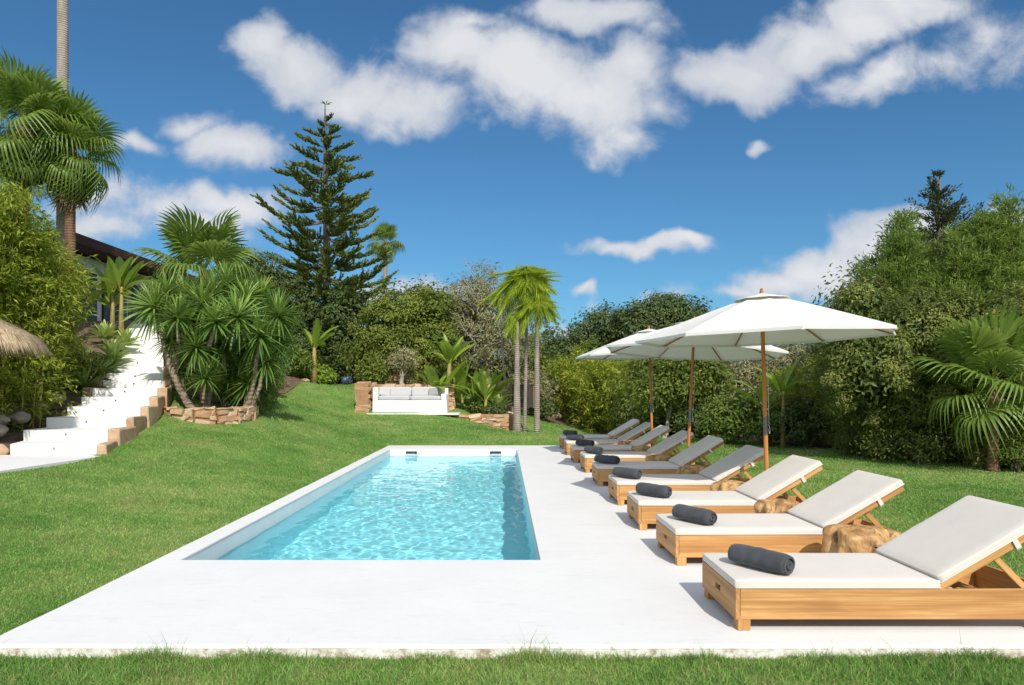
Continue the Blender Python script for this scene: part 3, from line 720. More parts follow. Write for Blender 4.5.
for i, y in enumerate(LY):
    o = proto if i == 0 else copy_tree(proto)
    o.location = (LX + (0, .02, -.01, .02, 0, .01, -.03, -.02, 0)[i], y, 0); o.rotation_euler = (0, 0, R((0, .6, -.5, .4, -.6, .5, 0, -.5, .3)[i]))
    tag(o, lab[i], 'sun lounger', 'teak sun loungers in a row along the pool')
    for c_ in o.children:
        if c_.name.split('.')[0] in ('back_cushion', 'back_frame', 'strap'): c_.rotation_euler[1] += R((0, .4, -.5, .6, -.9, .8, -.3, .5, 0)[i])

# ---- rolled towels: a real spiral of cloth
def make_towel(seed):
    rg = np.random.default_rng(seed); L = .44; turns = 5.62; r0, r1 = .012, .082; n = 150
    th = np.linspace(0, turns * 2 * np.pi, n); r = r0 + (r1 - r0) * th / th[-1]; pitch = (r1 - r0) / turns
    nl = 26; ys = np.linspace(-L / 2, L / 2, nl); V = []; Q = []
    for j, y in enumerate(ys):
        e = abs(y) / (L / 2); k = 1 - .10 * e ** 8
        for i in range(n):
            w = 1 + .07 * mnoise.noise(Vector((y * 7 + seed, math.cos(th[i]) * 1.3, math.sin(th[i]) * 1.3))) + .02 * math.sin(y * 60 + seed) * (e < .55)
            ysh = y + .008 * math.sin(th[i] * .37 + seed) * e
            V.append(((r[i] * k * w) * math.cos(th[i]), ysh, (r[i] * k * w) * math.sin(th[i]) * .94))
    V = np.array(V); N1 = len(V)
    inner = V.copy(); rr = np.hypot(V[:, 0], V[:, 2]); f = np.clip((rr - pitch * .78) / (rr + 1e-6), .1, 1); inner[:, 0] *= f; inner[:, 2] *= f
    # ends slightly rounded
    ends = np.abs(V[:, 1]) > L / 2 - .012
    for j in range(nl - 1):
        for i in range(n - 1):
            a = j * n + i; Q.append([a, a + 1, a + n + 1, a + n]); b = N1 + a; Q.append([b + n, b + n + 1, b + 1, b])
    for j, fl in ((0, 0), (nl - 1, 1)):
        for i in range(n - 1):
            a = j * n + i; q = [a, N1 + a, N1 + a + 1, a + 1]; Q.append(q if not fl else q[::-1])
    for j in range(nl - 1):
        a = j * n + n - 1; Q.append([a, a + n, N1 + a + n, N1 + a][::-1])
    o = mesh_np('rolled_towel', np.r_[V, inner], [np.array(Q)], M['towel'], smooth=True)
    return o
tow = [make_towel(s) for s in (1, 2, 3)]
tl = ['charcoal rolled towel on the sun lounger at the front lawn, largest of the towels', 'charcoal rolled towel on the second sun lounger from the front lawn',
 'charcoal rolled towel on the third sun lounger from the front lawn', 'charcoal rolled towel on the fourth sun lounger from the front lawn',
 'rolled towel half in shade on the middle sun lounger', 'rolled grey towel on the sixth sun lounger from the front lawn', 'dark rolled towel on the third sun lounger from the far end',
 'dark rolled towel on the last but one sun lounger', 'dark rolled towel on the sun lounger at the far end of the deck']
for i, y in enumerate(LY):
    o = tow[i] if i < 3 else tow[i % 3].copy()
    if i >= 3: COL.objects.link(o)
    o.location = (LX + .215 + RNG.uniform(-.015, .05), y + (.25, .27, .27, .27, .28, .25, .26, .25, .26)[i], LH + .063 + .077 + .002)
    o.rotation_euler = (0, 0, R((33, 30, 38, 35, 43, 31, 40, 46, 38)[i]))
    tag(o, tl[i], 'towel', 'rolled charcoal towels on the loungers')

# ---- root-wood stump tables
def woodstump():
    m, t = newmat('root_wood'); v = objcoord(t, (1, 1, .5)); n = t.noise(v, 3.2, 6, .65, 1.6)
    c = t.ramp(n, [(.30, (.13, .06, .02)), (.40, (.36, .18, .06)), (.53, (.58, .34, .13)), (.70, (.70, .48, .23))])
    v2 = objcoord(t, (2.2, 2.2, 1.6)); n2 = t.noise(v2, 2.6, 6, .68, 2.4); c = t.mixc(t.maprange(n2, .50, .62, 0, .85), c, (.15, .07, .028))
    principled(t, c, .42, t.math('ADD', n, n2), .8, .015, .45); return m
M['stump'] = woodstump()
def make_stump(seed, h=.43, rx=.30, ry=.26):
    bm = bmesh.new(); bmesh.ops.create_icosphere(bm, subdivisions=5, radius=1)
    off = Vector((seed * 5.3, seed * 1.7, 2.2))
    for v in bm.verts:
        p = v.co.copy(); rad = math.hypot(p.x, p.y); se = 5.5; sc_ = (rad ** se + abs(p.z) ** se) ** (-1 / se); zq = p.z * sc_
        a = math.atan2(p.y, p.x)
        rr = rad * sc_
        lob = 1 + .14 * math.sin(a * 3 + seed) + .10 * math.sin(a * 5 + seed * 2.3) + .07 * math.sin(a * 9 + seed + p.z * 2)
        nn = mnoise.noise(p * 2.1 + off) * .12 + mnoise.noise(p * 5.5 + off) * .025
        groove = -.09 * max(0, mnoise.noise(Vector((math.cos(a) * 3.4, math.sin(a) * 3.4, p.z * .8)) + off) * 2.2 - .35)
        k = (lob + (nn + groove) * (1 if rad > .35 else .4)) * (.92 + .16 * (zq < -.3))
        dirx, diry = (p.x / rad, p.y / rad) if rad > 1e-6 else (0, 0)
        v.co = Vector((dirx * rr * rx * k, diry * rr * ry * k, h / 2 + zq * h / 2 + (.012 * mnoise.noise(p * 4 + off) if zq > .9 else 0)))
        if zq > .5: v.co.z -= .035 * max(0, mnoise.noise(Vector((p.x * 2, p.y * 2, 0)) + off) + .1)
    me = bpy.data.meshes.new('stump_table'); bm.to_mesh(me); bm.free(); me.materials.append(M['stump'])
    for p in me.polygons: p.use_smooth = True
    o = bpy.data.objects.new('stump_table', me); COL.objects.link(o); return o
sl = ['gnarled honey wood stump table between the two loungers at the front', 'gnarled wood stump table between the second and third loungers', 'round topped wood stump table between the third and fourth loungers',
 'dark gnarled wood stump table between the fourth and fifth loungers', 'pale wood stump table between the fifth and sixth loungers', 'dark wood stump table between the sixth and seventh loungers',
 'pale wood stump table between the seventh and eighth loungers', 'dark wood stump table between the last two loungers at the far end']
spx = [861, 780, 731, 692, 658, 643, 628, 617]; sY = [5.92, 7.42, 9.0, 10.85, 12.75, 14.6, 16.35, 18.05]; sw = [.30, .27, .25, .26, .29, .24, .25, .22]
for i in range(8):
    o = make_stump(i * 2 + 1, (.435, .42, .42, .41, .41, .42, .40, .40)[i], sw[i], .24); o.location = (UX(spx[i], sY[i]), sY[i], 0); o.rotation_euler = (0, 0, R(i * 67))
    tag(o, sl[i], 'stump table', 'gnarled wood stump tables between the loungers')

# ================================================================ market umbrellas
def make_umbrella(RR=1.64, rim=2.28, top=2.84):
    r = empty('market_umbrella')
    def prof(f):  # f 0..1 from centre to rim -> z
        return top - (top - rim) * (f ** 1.08)
    # lower main canopy with 8 panels, sagging between ribs
    def canopy(r0, r1, zf, nr, sub, sag, name, parent, hem=0.0):
        V = []; Q = []; na = 8 * sub
        for i in range(nr + 1):
            f = i / nr; rad = r0 + (r1 - r0) * f
            for j in range(na):
                u = (j % sub) / sub; a = 2 * np.pi * j / na
                # straight hem between tips, slight inward curve
                k = math.cos(math.pi / 8) / math.cos((u - .5) * math.pi / 4) if True else 1
                kk = k * (1 - .018 * (1 - (2 * u - 1) ** 2))
                rr = rad * kk; z = zf(rad / r1) - sag * (1 - (2 * u - 1) ** 2) * math.sin(math.pi * min(1, f * 1.0)) * .6
                V.append((rr * math.cos(a), rr * math.sin(a), z))
        if hem:
            for j in range(na):
                x, y, z = V[nr * na + j]; V.append((x * .998, y * .998, z - hem))
            nr += 1
        for i in range(nr):
            for j in range(na):
                k2 = (j + 1) % na; Q.append([i * na + j, i * na + k2, (i + 1) * na + k2, (i + 1) * na + j][::-1])
        o = mesh_np(name, V, [np.array(Q)], M['canopy'], parent)
        s = o.modifiers.new('cloth', 'SOLIDIFY'); s.thickness = .003
        for p in o.data.polygons: p.use_smooth = True
        es = o.modifiers.new('split', 'EDGE_SPLIT'); es.split_angle = R(14)
        return o
    c = canopy(.16, RR, prof, 9, 8, .035, 'canopy', r, .035)
    canopy(.03, .37, lambda f: top + .010 - .085 * f, 3, 4, .0, 'vent_cap', c)
    for k in range(8):
        a = 2 * np.pi * k / 8; ca, sa = math.cos(a), math.sin(a)
        z0, z1 = top - .035, rim - .022; L = math.hypot(RR - .06, z1 - z0); an = math.atan2(z1 - z0, RR - .06)
        mb = MB(); mb.box((0, 0, 0), (L, .016, .022)); o = mb.build('rib', M['rib'], r, bevel=.002)
        m_ = (RR - .02) / 2 + .02; o.location = (m_ * ca, m_ * sa, (z0 + z1) / 2 - .004); o.rotation_euler = (0, -an, a)
        # stretcher from the runner to mid rib
        p0 = np.array([.05, top - .20]); p1 = np.array([RR * .50, prof(.50) - .045]); d = p1 - p0
        mb = MB(); mb.box((0, 0, 0), (np.hypot(*d), .014, .018)); o = mb.build('stretcher', M['rib'], r); q = (p0 + p1) / 2
        o.location = (q[0] * ca, q[0] * sa, q[1]); o.rotation_euler = (0, -math.atan2(d[1], d[0]), a)
        mb = MB(); mb.box(((RR - .03), 0, rim - .03), (.05, .035, .02)); o = mb.build('rib_pocket', M['canopy'], r); o.rotation_euler = (0, 0, a)
    mb = MB(); mb.tube([(0, 0, 0), (0, 0, 1.12)], .027, 16); mb.build('pole', M['pole'], r, smooth=False)
    mb = MB(); mb.tube([(0, 0, 1.12), (0, 0, top + .02)], .0262, 16); mb.build('pole', M['pole'], r)
    mb = MB(); mb.tube([(0, 0, 1.0), (0, 0, 1.24)], .0295, 16); mb.build('pole_joint', M['brass'], r)
    mb = MB(); mb.tube([(0, 0, top - .27), (0, 0, top - .24), (0, 0, top - .18), (0, 0, top - .16)], [.035, .055, .055, .035], 16); mb.build('runner', M['rib'], r)
    mb = MB(); mb.tube([(0, 0, top - .09), (0, 0, top - .02)], .06, 16); mb.build('hub', M['rib'], r)
    mb = MB(); mb.tube([(0, 0, top + .0), (0, 0, top + .035), (0, 0, top + .045), (0, 0, top + .06), (0, 0, top + .075)], [.016, .026, .016, .022, .003], 12); mb.build('finial', M['rib'], r, smooth=True)
    mb = MB(); mb.tube([(.04, -.02, top - .2), (.043, -.03, 1.5), (.040, -.02, 1.12)], .0025, 5); mb.tube([(.040, -.02, 1.13), (.052, -.03, 1.06), (.042, -.035, 1.02), (.034, -.02, 1.08)], .003, 5); mb.build('pulley_rope', M['rope'], r)
    mb = MB(); mb.tube([(0, 0, .006), (0, 0, .018), (0, 0, .045), (0, 0, .05), (0, 0, .32)], [.21, .21, .19, .034, .034], 24); mb.build('base', M['steel'], r)
    return r
um = make_umbrella(); index_kids(um)
ul = ['large white umbrella on a varnished pole beside the third lounger, closest to the front', 'white umbrella with a leaning varnished pole, the middle one of three', 'white umbrella with a dark red pole, by the loungers at the far end']
up = [(3.43, 9.1, 0, 0, 1.0, -6), (3.28, 12.55, 0, 3.8, 1.0, 10), (3.42, 16.1, 0, -1.8, 1.05, -14)]
tilts = [1.6, 3.6, -1.2]
for i, (x, y, tx, ty, s, rz) in enumerate(up):
    o = um if i == 0 else copy_tree(um)
    o.location = (x, y, .0); o.rotation_euler = Euler((R((0, -1, 0)[i]), R((-1.6, 3.4, -1.6)[i]), R(rz))); o.scale = (s, s, s)
    tag(o, ul[i], 'umbrella', 'white market umbrellas over the loungers')

# ================================================================ thatched parasol at the path
th = empty('thatched_parasol', (UX(-26, 12.3), 12.3, 1.06), 0, 'dry thatched parasol beside the bamboo at the path landing', 'parasol')
def thatch_mesh():
    N = 9000; a = RNG.uniform(0, 2 * np.pi, N); f = RNG.uniform(0, 1, N) ** .6
    r0 = .08 + .80 * f; z0 = 1.95 - .40 * f ** 1.3 + RNG.normal(0, .01, N); L = RNG.uniform(.20, .42, N)
    droop = -.45 - .9 * f ** 2 + RNG.normal(0, .12, N)
    d = np.c_[np.cos(a + RNG.normal(0, .08, N)), np.sin(a + RNG.normal(0, .08, N)), droop]; d /= np.linalg.norm(d, axis=1)[:, None]
    C = np.c_[r0 * np.cos(a), r0 * np.sin(a), z0]; side = np.c_[-np.sin(a), np.cos(a), np.zeros(N)] * .006
    m_ = C + d * (L * .55)[:, None]; e = C + d * L[:, None] + np.array([0, 0, -1]) * (L * .22 * f)[:, None]
    V = np.stack([C - side, C + side, m_ + side, m_ - side, e], 1).reshape(-1, 3); b = np.arange(N) * 5
    o = mesh_np('thatch', V, [np.c_[b, b+1, b+2, b+3], np.c_[b+3, b+2, b+4]], M['thatch'], th)
    mb = MB(); mb.tube([(0, 0, 1.44), (0, 0, 1.56), (0, 0, 1.85), (0, 0, 2.0)], [.95, .86, .35, .05], 24, cap=True); mb.build('underlay', M['skirt'], th)
thatch_mesh()
mb = MB(); mb.tube([(0, 0, -.62), (0, 0, 1.7)], .045, 12); mb.build('pole', M['bark'], th); th.scale = (1.08, 1.08, .95)

# ================================================================ blue jars under the pine
jm = noisemat('blue_grey_glaze', [(.03, .05, .085), (.07, .11, .17)], 6, rough=.35, spec=.6, bstr=.1)
for i, (px, s, lb, rz) in enumerate(((342.5, 1.0, 'round blue grey glazed jar lying under the pine beside a white stone', 20), (347.5, .92, 'second blue grey glazed jar, next to the rubble wall', -30))):
    mb = MB(); zz_ = np.array([0, .03, .12, .28, .42, .50, .52, .56, .57, .53]); rr_ = np.array([.14, .17, .25, .30, .25, .16, .13, .15, .17, .10])
    mb.tube(np.c_[np.zeros(10), np.zeros(10), zz_], rr_, 20); o = mb.build('garden_jar', jm, smooth=True)
    x = UX(px, 30.2 + i * .25); o.location = (x, 30.2 + i * .25, G(x, 30.3) + .10); o.scale = (.6,) * 3; o.rotation_euler = (R(8), R(48), R(rz)); tag(o, lb, 'jar')
# ================================================================ foliage generators (numpy)
def nrm(v): return v / (np.linalg.norm(v, axis=-1, keepdims=True) + 1e-9)
def leaves(C, D, L, W, tone, fold=.25, rs=None, Nv=None):
    """diamond leaves: base, two flanks, tip. returns V, Q, tone"""
    rs = rs or RNG; N = len(C); D = nrm(D); r = rs.normal(0, 1, (N, 3)) if Nv is None else Nv; S = nrm(np.cross(D, r)); U = np.cross(S, D)
    L = np.broadcast_to(L, (N,))[:, None]; W = np.broadcast_to(W, (N,))[:, None]
    a = C; b = C + D * L * .42 + S * W * .5 + U * W * fold; c = C + D * L; d = C + D * L * .42 - S * W * .5 + U * W * fold
    V = np.stack([a, b, c, d], 1).reshape(-1, 3); q = np.arange(N) * 4
    return V, np.c_[q, q + 1, q + 2, q + 3], np.broadcast_to(tone, (N,))
def foliage(name, parts, m, parent):
    V = np.concatenate([p[0] for p in parts]); off = np.cumsum([0] + [len(p[0]) for p in parts[:-1]])
    Q = np.concatenate([p[1] + o for p, o in zip(parts, off)]); T = np.concatenate([p[2] for p in parts])
    loc = np.array(parent.location) if parent else 0
    return mesh_np(name, V - loc, [Q], m, parent, tone=T)
def lobes_px(Y, L, depth=1.0):
    """[(px, py, rx, ry[, dY])] as seen sizes at distance Y -> 3-D ellipsoids"""
    out = []
    for q in L:
        y = Y + (q[4] if len(q) > 4 else 0); out.append((np.array(P(q[0], q[1], y)), np.array([q[2] / F * y, q[2] / F * y * depth, q[3] / F * y])))
    return out
def crown_pts(lobes, n, rs, shell=.55, lump=.22, low=-1.0, freq=3.0):
    """clump centres near the surface of a lumpy union of ellipsoids, with outward direction"""
    C = []; O = []; w = np.array([r[0] * r[2] + r[0] * r[1] for _, r in lobes]); w = w / w.sum()
    for (c, r), k in zip(lobes, (w * n).astype(int) + 1):
        d = nrm(rs.normal(0, 1, (k, 3))); d = d[d[:, 2] > low] if low > -1 else d; k = len(d)
        ph = rs.uniform(0, 6.28, 6)
        bump = (np.sin(d[:, 0] * freq * 1.7 + ph[0]) * np.sin(d[:, 1] * freq * 1.5 + ph[1]) + np.sin(d[:, 2] * freq * 2.1 + ph[2]) * np.sin(d[:, 0] * freq * 2.9 + ph[3])) * .5
        f = np.minimum(1.12, (shell + (1 - shell) * rs.uniform(0, 1, k) ** .55) * (1 + lump * bump) * (1 + rs.normal(0, .03, k)))
        p = c + d * r * f[:, None]; ok = np.ones(k, bool)
        for c2, r2 in lobes:
            if c2 is c: continue
            ok &= np.linalg.norm((p - c2) / r2, axis=1) > shell * .92
        C.append(p[ok]); O.append(nrm(d / r)[ok])
    return np.concatenate(C), np.concatenate(O)
def clump_leaves(C, O, per, spread, L, W, rs, up=.0, out=.6, rnd=.9, tone=None):
    """each clump is a small dome of leaves of its own size, facing outward, so crowns keep lit heads and open gaps"""
    N = len(C) * per; c = np.repeat(C, per, 0); o = np.repeat(O, per, 0)
    ct = np.repeat(rs.uniform(.02, .92, len(C)) if tone is None else tone, per); sz = np.repeat(rs.uniform(.55, 1.45, len(C)), per)
    d = nrm(rs.normal(0, 1, (N, 3)) + o * .75 + np.array([0, 0, .35])); rr = spread * 1.75 * sz * rs.uniform(.25, 1, N) ** .5
    p = c + d * rr[:, None] * np.array([1, 1, .82])
    Nv = nrm(d * .95 + o * .25 + np.array([0, 0, .35]) + rs.normal(0, .33, (N, 3)))
    D = d * .35 + o * out * .4 + rs.normal(0, rnd, (N, 3)) + np.array([0, 0, up - .15]); D = D - Nv * (D * Nv).sum(1)[:, None] * .8
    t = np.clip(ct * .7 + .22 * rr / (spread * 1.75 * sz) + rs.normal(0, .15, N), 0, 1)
    return leaves(p, D, L * rs.uniform(.6, 1.25, N), W * rs.uniform(.7, 1.2, N), t, rs=rs, Nv=Nv)

def limb_tree(mb, base, r0, targets, rs, th=.55, sub=True, segs=8, lean=0):
    """tapered trunk splitting into limbs that reach the targets"""
    base = np.array(base, float); cen = np.mean(targets, axis=0); fork = base + (cen - base) * th * np.array([.6, .6, 1]); fork[2] = base[2] + (cen[2] - base[2]) * th
    n = 9; tt = np.linspace(0, 1, n)[:, None]; tr = base + (fork - base) * tt; tr += np.cumsum(rs.normal(0, r0 * .18, (n, 3)) * [1, 1, 0], axis=0); tr[0] = base
    rad = r0 * (1 - .42 * tt[:, 0]); rad[0] *= 1.45; rad[1] *= 1.12; mb.tube(tr, rad, segs, jit=.06)
    for q in targets:
        q = np.array(q); k = rs.integers(n - 4, n); s = tr[k]; m1 = s + (q - s) * .45 + np.array([0, 0, np.linalg.norm(q - s) * .08]) + rs.normal(0, r0 * .5, 3)
        a = np.linspace(0, 1, 8)[:, None]; c = (1 - a) ** 2 * s + 2 * a * (1 - a) * m1 + a ** 2 * q; c[1:] += rs.normal(0, r0 * .10, (7, 3))
        mb.tube(c, np.linspace(rad[-1] * .62, r0 * .10, 8), max(5, segs - 2), cap=False)
        if sub:
            for _ in range(3):
                i = rs.integers(3, 7); e = c[i] + rs.normal(0, 1, 3) * np.linalg.norm(q - s) * .22 + np.array([0, 0, .1]); m_ = (c[i] + e) / 2 + rs.normal(0, r0 * .3, 3)
                mb.tube([c[i], m_, e], [r0 * .2, r0 * .13, r0 * .05], 5, cap=False)

def broad_tree(name, label, cat, Y, lobes, base_px, r0, mat_l, n, per, spread, L, W, seed, bark='bark', up=0, shell=.5, lump=.24, fill=.25, group=None, gz=None, depth=1.0, low=-1.0, rnd=.9, ntar=9, out=.6, freq=3.0):
    rs = np.random.default_rng(seed); bx = UX(base_px, Y); z0 = gz if gz is not None else G(bx, Y)
    root = empty(name, (bx, Y, z0), 0, label, cat, group); lb = lobes_px(Y, lobes, depth)
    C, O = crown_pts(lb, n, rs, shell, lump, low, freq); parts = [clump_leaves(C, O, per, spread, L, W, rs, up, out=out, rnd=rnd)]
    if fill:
        C2, O2 = crown_pts([(c, r * .72) for c, r in lb], int(n * fill * 1.8), rs, .2, .1); parts.append(clump_leaves(C2, O2, max(10, per // 3), spread * 2.2, L * 1.7, W * 2.0, rs, up, tone=rs.uniform(.0, .3, len(C2))))  # inner leaves toned dark: crown shade put into their colour
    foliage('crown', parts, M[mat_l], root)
    mb = MB(); idx = rs.choice(len(C), min(ntar, len(C)), replace=False); tg = [C[i] * .85 + np.array(lb[0][0]) * .15 for i in idx] + [c for c, r in lb[:4]]
    limb_tree(mb, (bx, Y, z0 - .1), r0, tg, rs); o = mb.build('trunk', M[bark], None, smooth=True)
    o.parent = root; o.matrix_parent_inverse = Matrix.Translation(-Vector(root.location)); return root

def bamboo(name, label, Y, x, canes, h, r_base, spread, seed, mat_l='l_bamboo', L=.17, W=.030, dens=55, lean=(0, 0), group=None, y=None, hvar=.2, droop=.35, low=.12, cat='bamboo', z0=None, upw=-.45, vol=None, rx=1.0, ry=1.0, bushy=1.0):
    """arching canes with side sprays of narrow leaves from near the ground to the tips"""
    rs = np.random.default_rng(seed); zb = G(x, Y) if z0 is None else z0; root = empty(name, (x, Y, zb), 0, label, cat, group)
    mb = MB(); Cs = []; Ds = []; Ts = []
    for k in range(canes):
        a = rs.uniform(0, 6.283); rr = r_base * math.sqrt(rs.uniform(0, 1)); b = np.array([x + rr * math.cos(a) * rx, Y + rr * math.sin(a) * ry, zb - .05])
        H = h * (1 - hvar * rs.uniform(0, 1) ** 1.0) * (1 - .30 * (rr / r_base) ** 2); a2 = a + rs.normal(0, .5); out = spread * (rr / r_base * .75 + .25) * rs.uniform(.5, 1.2)
        t = np.linspace(0, 1, 12); px = b[0] + (math.cos(a2) * out + lean[0]) * t ** 2.0; py = b[1] + (math.sin(a2) * out + lean[1]) * t ** 2.0; pz = b[2] + H * (t - droop * .25 * t ** 4)
        pts = np.c_[px, py, pz]; mb.tube(pts, np.linspace(.016, .003, 12), 5, cap=False, tone=rs.uniform(0, 1))
        nsp = int(dens * H / 4 * bushy); tt = low + (1 - low) * rs.uniform(0, 1, nsp) ** .85
        s = np.c_[np.interp(tt, t, px), np.interp(tt, t, py), np.interp(tt, t, pz)]
        ang = rs.uniform(0, 6.283, nsp); sl = (.28 + .55 * np.sin(np.pi * np.clip(tt, .05, .97)) ** .6) * rs.uniform(.4, 1, nsp) * bushy ** .5
        sd = np.c_[np.cos(ang), np.sin(ang), rs.normal(.25, .3, nsp)]
        tone = rs.uniform(.15, .7, nsp); nl = 12
        for j in range(nl):
            f = rs.uniform(.15, 1, nsp)[:, None]; p = s + sd * sl[:, None] * f + np.array([0, 0, -1]) * (f ** 2) * sl[:, None] * droop * .6 + rs.normal(0, .035, (nsp, 3))
            D = sd * .7 + rs.normal(0, .55, (nsp, 3)) + np.array([0, 0, upw]) ; Cs.append(p); Ds.append(D); Ts.append(np.clip(tone + rs.normal(0, .14, nsp), 0, 1))
    C = np.concatenate(Cs); D = np.concatenate(Ds); T = np.concatenate(Ts); N = len(C); Nv = nrm(np.array([0, 0, .8]) + nrm(D) * .5 * [1, 1, 0] + rs.normal(0, .5, (N, 3)))
    foliage('foliage', [leaves(C, D, L * rs.uniform(.6, 1.3, N), W * rs.uniform(.7, 1.2, N), T, rs=rs, Nv=Nv)], M[mat_l], root)
    o = mb.build('canes', M['stem'], root); o.data.transform(Matrix.Translation(-Vector(root.location))); tag(o, kind='stuff'); return root

def plain_shrub(name, label, cat, loc, r, n, L, W, mat_l, seed, group=None, per=7, lump=.2, stems=True, shell=.5, low=-.5, up=.2):
    rs = np.random.default_rng(seed); root = empty(name, loc, 0, label, cat, group); lb = [(np.array(loc) + np.array([0, 0, r[2] * .95]), np.array(r))]
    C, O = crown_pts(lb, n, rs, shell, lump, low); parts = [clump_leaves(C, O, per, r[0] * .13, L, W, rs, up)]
    C2, O2 = crown_pts([(lb[0][0], lb[0][1] * .6)], n // 4, rs, .2, .1); parts.append(clump_leaves(C2, O2, per, r[0] * .2, L * 1.4, W * 1.6, rs, 0, tone=rs.uniform(0, .3, len(C2))))  # core leaves coloured darker to imitate shade inside the shrub
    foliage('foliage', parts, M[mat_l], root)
    mb = MB()
    for i in range(7):
        a = rs.uniform(0, 6.28); e = np.array([math.cos(a) * r[0] * .6, math.sin(a) * r[1] * .6, r[2] * rs.uniform(.8, 1.4)]); mb.tube([(0, 0, -.05), e * [.3, .3, .5], e], [.02 + r[0] * .012, .015, .006], 5, cap=False)
    mb.build('stem', M['bark'], root); return root

# ---------------------------------------------------------------- blades
def strip_blade(pts, widths, up, fold=0.0, tone=.5):
    pts = np.array(pts, float); n = len(pts); T = nrm(np.gradient(pts, axis=0)); S = nrm(np.cross(T, up)); U = np.cross(S, T); w = np.array(widths)[:, None] / 2
    V = np.concatenate([pts - S * w + U * w * fold, pts, pts + S * w + U * w * fold]); Q = []
    for i in range(n - 1): Q += [[i, n + i, n + i + 1, i + 1], [n + i, 2 * n + i, 2 * n + i + 1, n + i + 1]]
    return V, np.array(Q), np.full(len(Q), tone)
def merge(parts):
    V = np.concatenate([p[0] for p in parts]); off = np.cumsum([0] + [len(p[0]) for p in parts[:-1]]); return V, np.concatenate([p[1] + o for p, o in zip(parts, off)]), np.concatenate([p[2] for p in parts])
def mesh_only(name, parts, m, smooth=True):
    V, Q, T = merge(parts); o = mesh_np(name, V, [Q], m, None, smooth, T); me = o.data; bpy.data.objects.remove(o); return me
def place(name, me, parent, loc, rot, scale=1.0):
    o = bpy.data.objects.new(name, me); COL.objects.link(o); o.parent = parent; o.location = loc; o.rotation_euler = rot; o.scale = (scale,) * 3; return o

def fan_mesh(seed, pet=.75, rad=.85, nseg=34, droop=.5, spread=150, split=.5):
    rs = np.random.default_rng(seed); parts = []
    pp = [(pet * t, 0, -.06 * t * t) for t in np.linspace(0, 1, 5)]; parts.append(strip_blade(pp, [.05, .04, .035, .03, .025], np.array([0, 0, 1.]), .5, .75))
    hub = np.array([pet, 0, -.06])
    for i in range(nseg):
        a = R(-spread + 2 * spread * (i + .5) / nseg) ; L = rad * (1 - .22 * abs(a / R(spread)) ** 2) * rs.uniform(.93, 1.05)
        d = np.array([math.cos(a), math.sin(a), 0]); t = np.linspace(.02, 1, 9)
        z = .10 * abs(math.sin(a)) * t - (np.clip(t - split, 0, 1) / (1 - split)) ** 1.8 * droop * L * rs.uniform(.7, 1.4) * .8 - .10 * t * t * L
        sh = 1 - .18 * (np.clip(t - split, 0, 1) / (1 - split)) ** 2 * droop
        pts = hub + d * (t * L * sh)[:, None]; pts[:, 2] += z + (.012 if i % 2 else -.012) * (t < .8)
        wm = 2 * math.tan(R(spread) / nseg) * 1.08; w = np.where(t < split, t * L * wm, split * L * wm * np.clip((1 - t) / (1 - split), 0.04, 1) ** .8)
        parts.append(strip_blade(pts, w, np.array([0, 0, 1.]), .35, rs.uniform(.15, .6)))
    return mesh_only('frond', parts, M['l_fan'])
def feather_mesh(seed, L=2.2, rise=.5, fall=1.3, nl=46, leaf=.55, m='l_feather', w0=.032, hang=1.0):
    rs = np.random.default_rng(seed); t = np.linspace(0, 1, 16); x = L * np.sin(t * 1.45) * .62; z = L * (rise * np.sin(t * 2.2) * .8 - fall * t ** 2.6 * .72); pts = np.c_[x, 0 * x, z]; parts = [strip_blade(pts, np.linspace(.05, .012, 16), np.array([0, 0, 1.]), .4, .8)]
    for i in range(nl):
        f = .12 + .88 * i / nl; p = np.array([np.interp(f, t, x), 0, np.interp(f, t, z)]); tg = np.array([np.interp(min(1, f + .03), t, x) - p[0], 0, np.interp(min(1, f + .03), t, z) - p[2] - 1e-4]); tg /= np.linalg.norm(tg)
        ll = leaf * math.sin(math.pi * min(.96, f * .85 + .1)) ** .7
        for s in (-1, 1):
            d = nrm(tg * .8 + np.array([0, s * rs.uniform(.5, .9), rs.normal(.1, .25)])); u = np.linspace(0, 1, 4)[:, None]; q = p + d * ll * u + np.array([0, 0, -1]) * (u ** 1.8) * ll * .65 * hang * rs.uniform(.7, 1.2)
            parts.append(strip_blade(q, [w0 * .6, w0, w0 * .7, w0 * .08], np.array([.2, 0, 1.]) + rs.normal(0, .3, 3), .2, rs.uniform(.15, .85)))
    return mesh_only('frond', parts, M[m])
